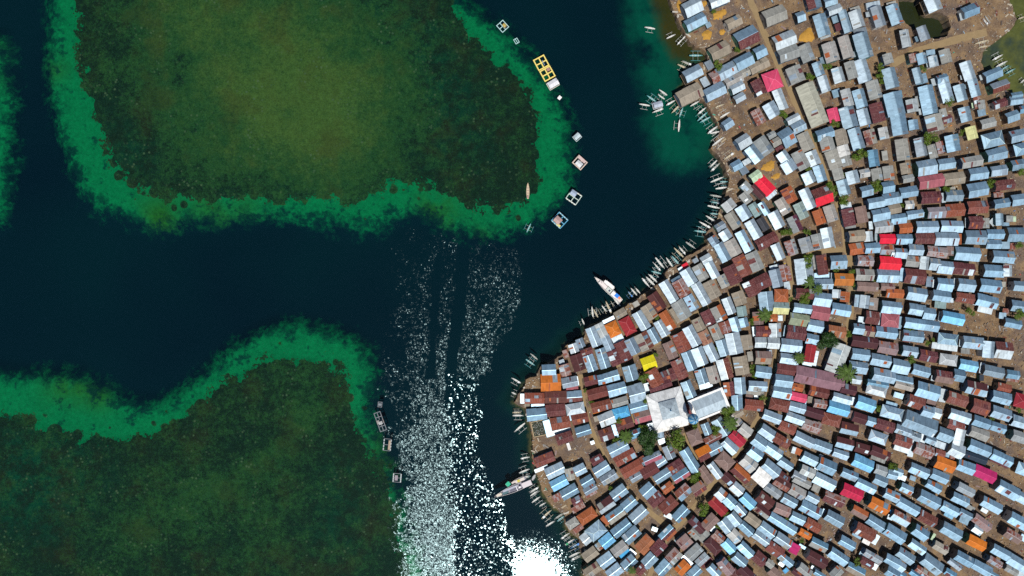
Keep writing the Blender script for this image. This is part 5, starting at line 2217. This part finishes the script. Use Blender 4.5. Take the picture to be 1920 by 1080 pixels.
for n_ in NAMED:
    o, noun, fam, px, py, lab, h = n_
    if lab: continue
    mates = pool[key(n_)]
    look = fam.strip()
    if noun == 'house' and h and h['hip'] : look = look.replace(' roofed', ' hip-roofed')
    cands = []
    if len(mates) == 1:
        l = near_lm(1, px, py, None)[0]; cands.append((0, f'{look} {noun} near {l[2]}'))
    for l in near_lm(14, px, py, None):
        dx, dy = px - l[0], py - l[1]; d0 = math.hypot(dx, dy)
        dist = sorted(math.hypot(x - l[0], y - l[1]) for x, y in mates)
        rk0 = sum(1 for q in dist if q < d0 - 1e-6) + 1
        if rk0 == 1 and d0 < 60: cands.append((.5 + d0 / 200, f'{look} {noun} closest to {l[2]}'.replace('closest to', 'right by' if d0 < 32 else 'close by')))
        for l2 in LMS:
            ex, ey = l2[0] - l[0], l2[1] - l[1]; e0 = math.hypot(ex, ey)
            if e0 < max(50, d0 * 1.02) or e0 > 520 or l2[2] == l[2] or d0 > 330: continue
            cs = (dx * ex + dy * ey) / (d0 * e0)
            for lim, mxr, pen in ((.90, 5, 0), (.80, 9, 8)):
                if cs < lim: continue
                rk = 1
                for x, y in mates:
                    ax, ay = x - l[0], y - l[1]; ad = math.hypot(ax, ay)
                    if 0 < ad < d0 - 1e-6 and (ax * ex + ay * ey) / (ad * e0) >= lim: rk += 1
                if rk > mxr: continue
                cands.append((pen + rk + (1 - cs) * 4 + d0 / 260, f'{ORD[rk] if rk > 1 else "first "}{look} {noun} from {l[2]} towards {l2[2]}'))
    for _s, t in sorted(cands, key=lambda q: q[0]):
        if t not in used and 4 <= len(t.replace('-', '').split()) <= 16: break
    else:
        base = sorted(LMS, key=lambda l: math.hypot(l[0] - px, l[1] - py))
        for l in base:
            d0 = math.hypot(l[0] - px, l[1] - py); rk = sum(1 for x, y in mates if math.hypot(x - l[0], y - l[1]) < d0 - 1e-6) + 1
            t = f'{ORD[rk] if 1 < rk < 11 else str(rk) + "th " if rk > 1 else ""}nearest {look} {noun} to {l[2]}'
            if t not in used and len(t.split()) <= 16 and rk < 11: break
    used.add(t); o['label'] = t

# ------------------------------------------------------------------ sky, sun, camera
W = bpy.data.worlds.new('World'); SC.world = W; W.use_nodes = True
nt = W.node_tree; nt.nodes.clear()
sky = nt.nodes.new('ShaderNodeTexSky'); sky.sky_type = 'NISHITA'; sky.sun_disc = False
bg = nt.nodes.new('ShaderNodeBackground'); out = nt.nodes.new('ShaderNodeOutputWorld')
nt.links.new(sky.outputs[0], bg.inputs[0]); nt.links.new(bg.outputs[0], out.inputs[0])
bg.inputs[1].default_value = SKY
# the sun's mirror point lies on the water near the lower edge of the photograph
gx, gy = P(1003, 1093)
sd = Vector((gx, gy, H)).normalized()
sky.sun_elevation = math.asin(sd.z); sky.sun_rotation = math.atan2(sd.x, sd.y)
sky.altitude = 0; sky.air_density = 1.0; sky.dust_density = .6; sky.ozone_density = 1.0
sun = bpy.data.lights.new('sun', 'SUN'); sun.energy = SUN; sun.angle = R(.53); sun.color = (1.0, .955, .89)
so_ = bpy.data.objects.new('sun', sun); COL.objects.link(so_); so_.location = (0, 0, 200)
so_.rotation_euler = (-sd).to_track_quat('-Z', 'Y').to_euler()
cam = bpy.data.cameras.new('camera'); cam.sensor_width = 36; cam.lens = 36 * F / 1920; cam.clip_start = 1; cam.clip_end = 20000
co = bpy.data.objects.new('camera', cam); COL.objects.link(co); co.location = (0, 0, H); co.rotation_euler = (0, 0, 0)
SC.camera = co
SC.view_settings.view_transform = 'Standard'; SC.view_settings.look = 'None'; SC.view_settings.exposure = EXPO; SC.view_settings.gamma = 1.0
SC.cycles.max_bounces = 6; SC.cycles.diffuse_bounces = 2; SC.cycles.glossy_bounces = 2; SC.cycles.transparent_max_bounces = 8
SC.cycles.caustics_reflective = False; SC.cycles.caustics_refractive = False
SC.cycles.use_denoising = False
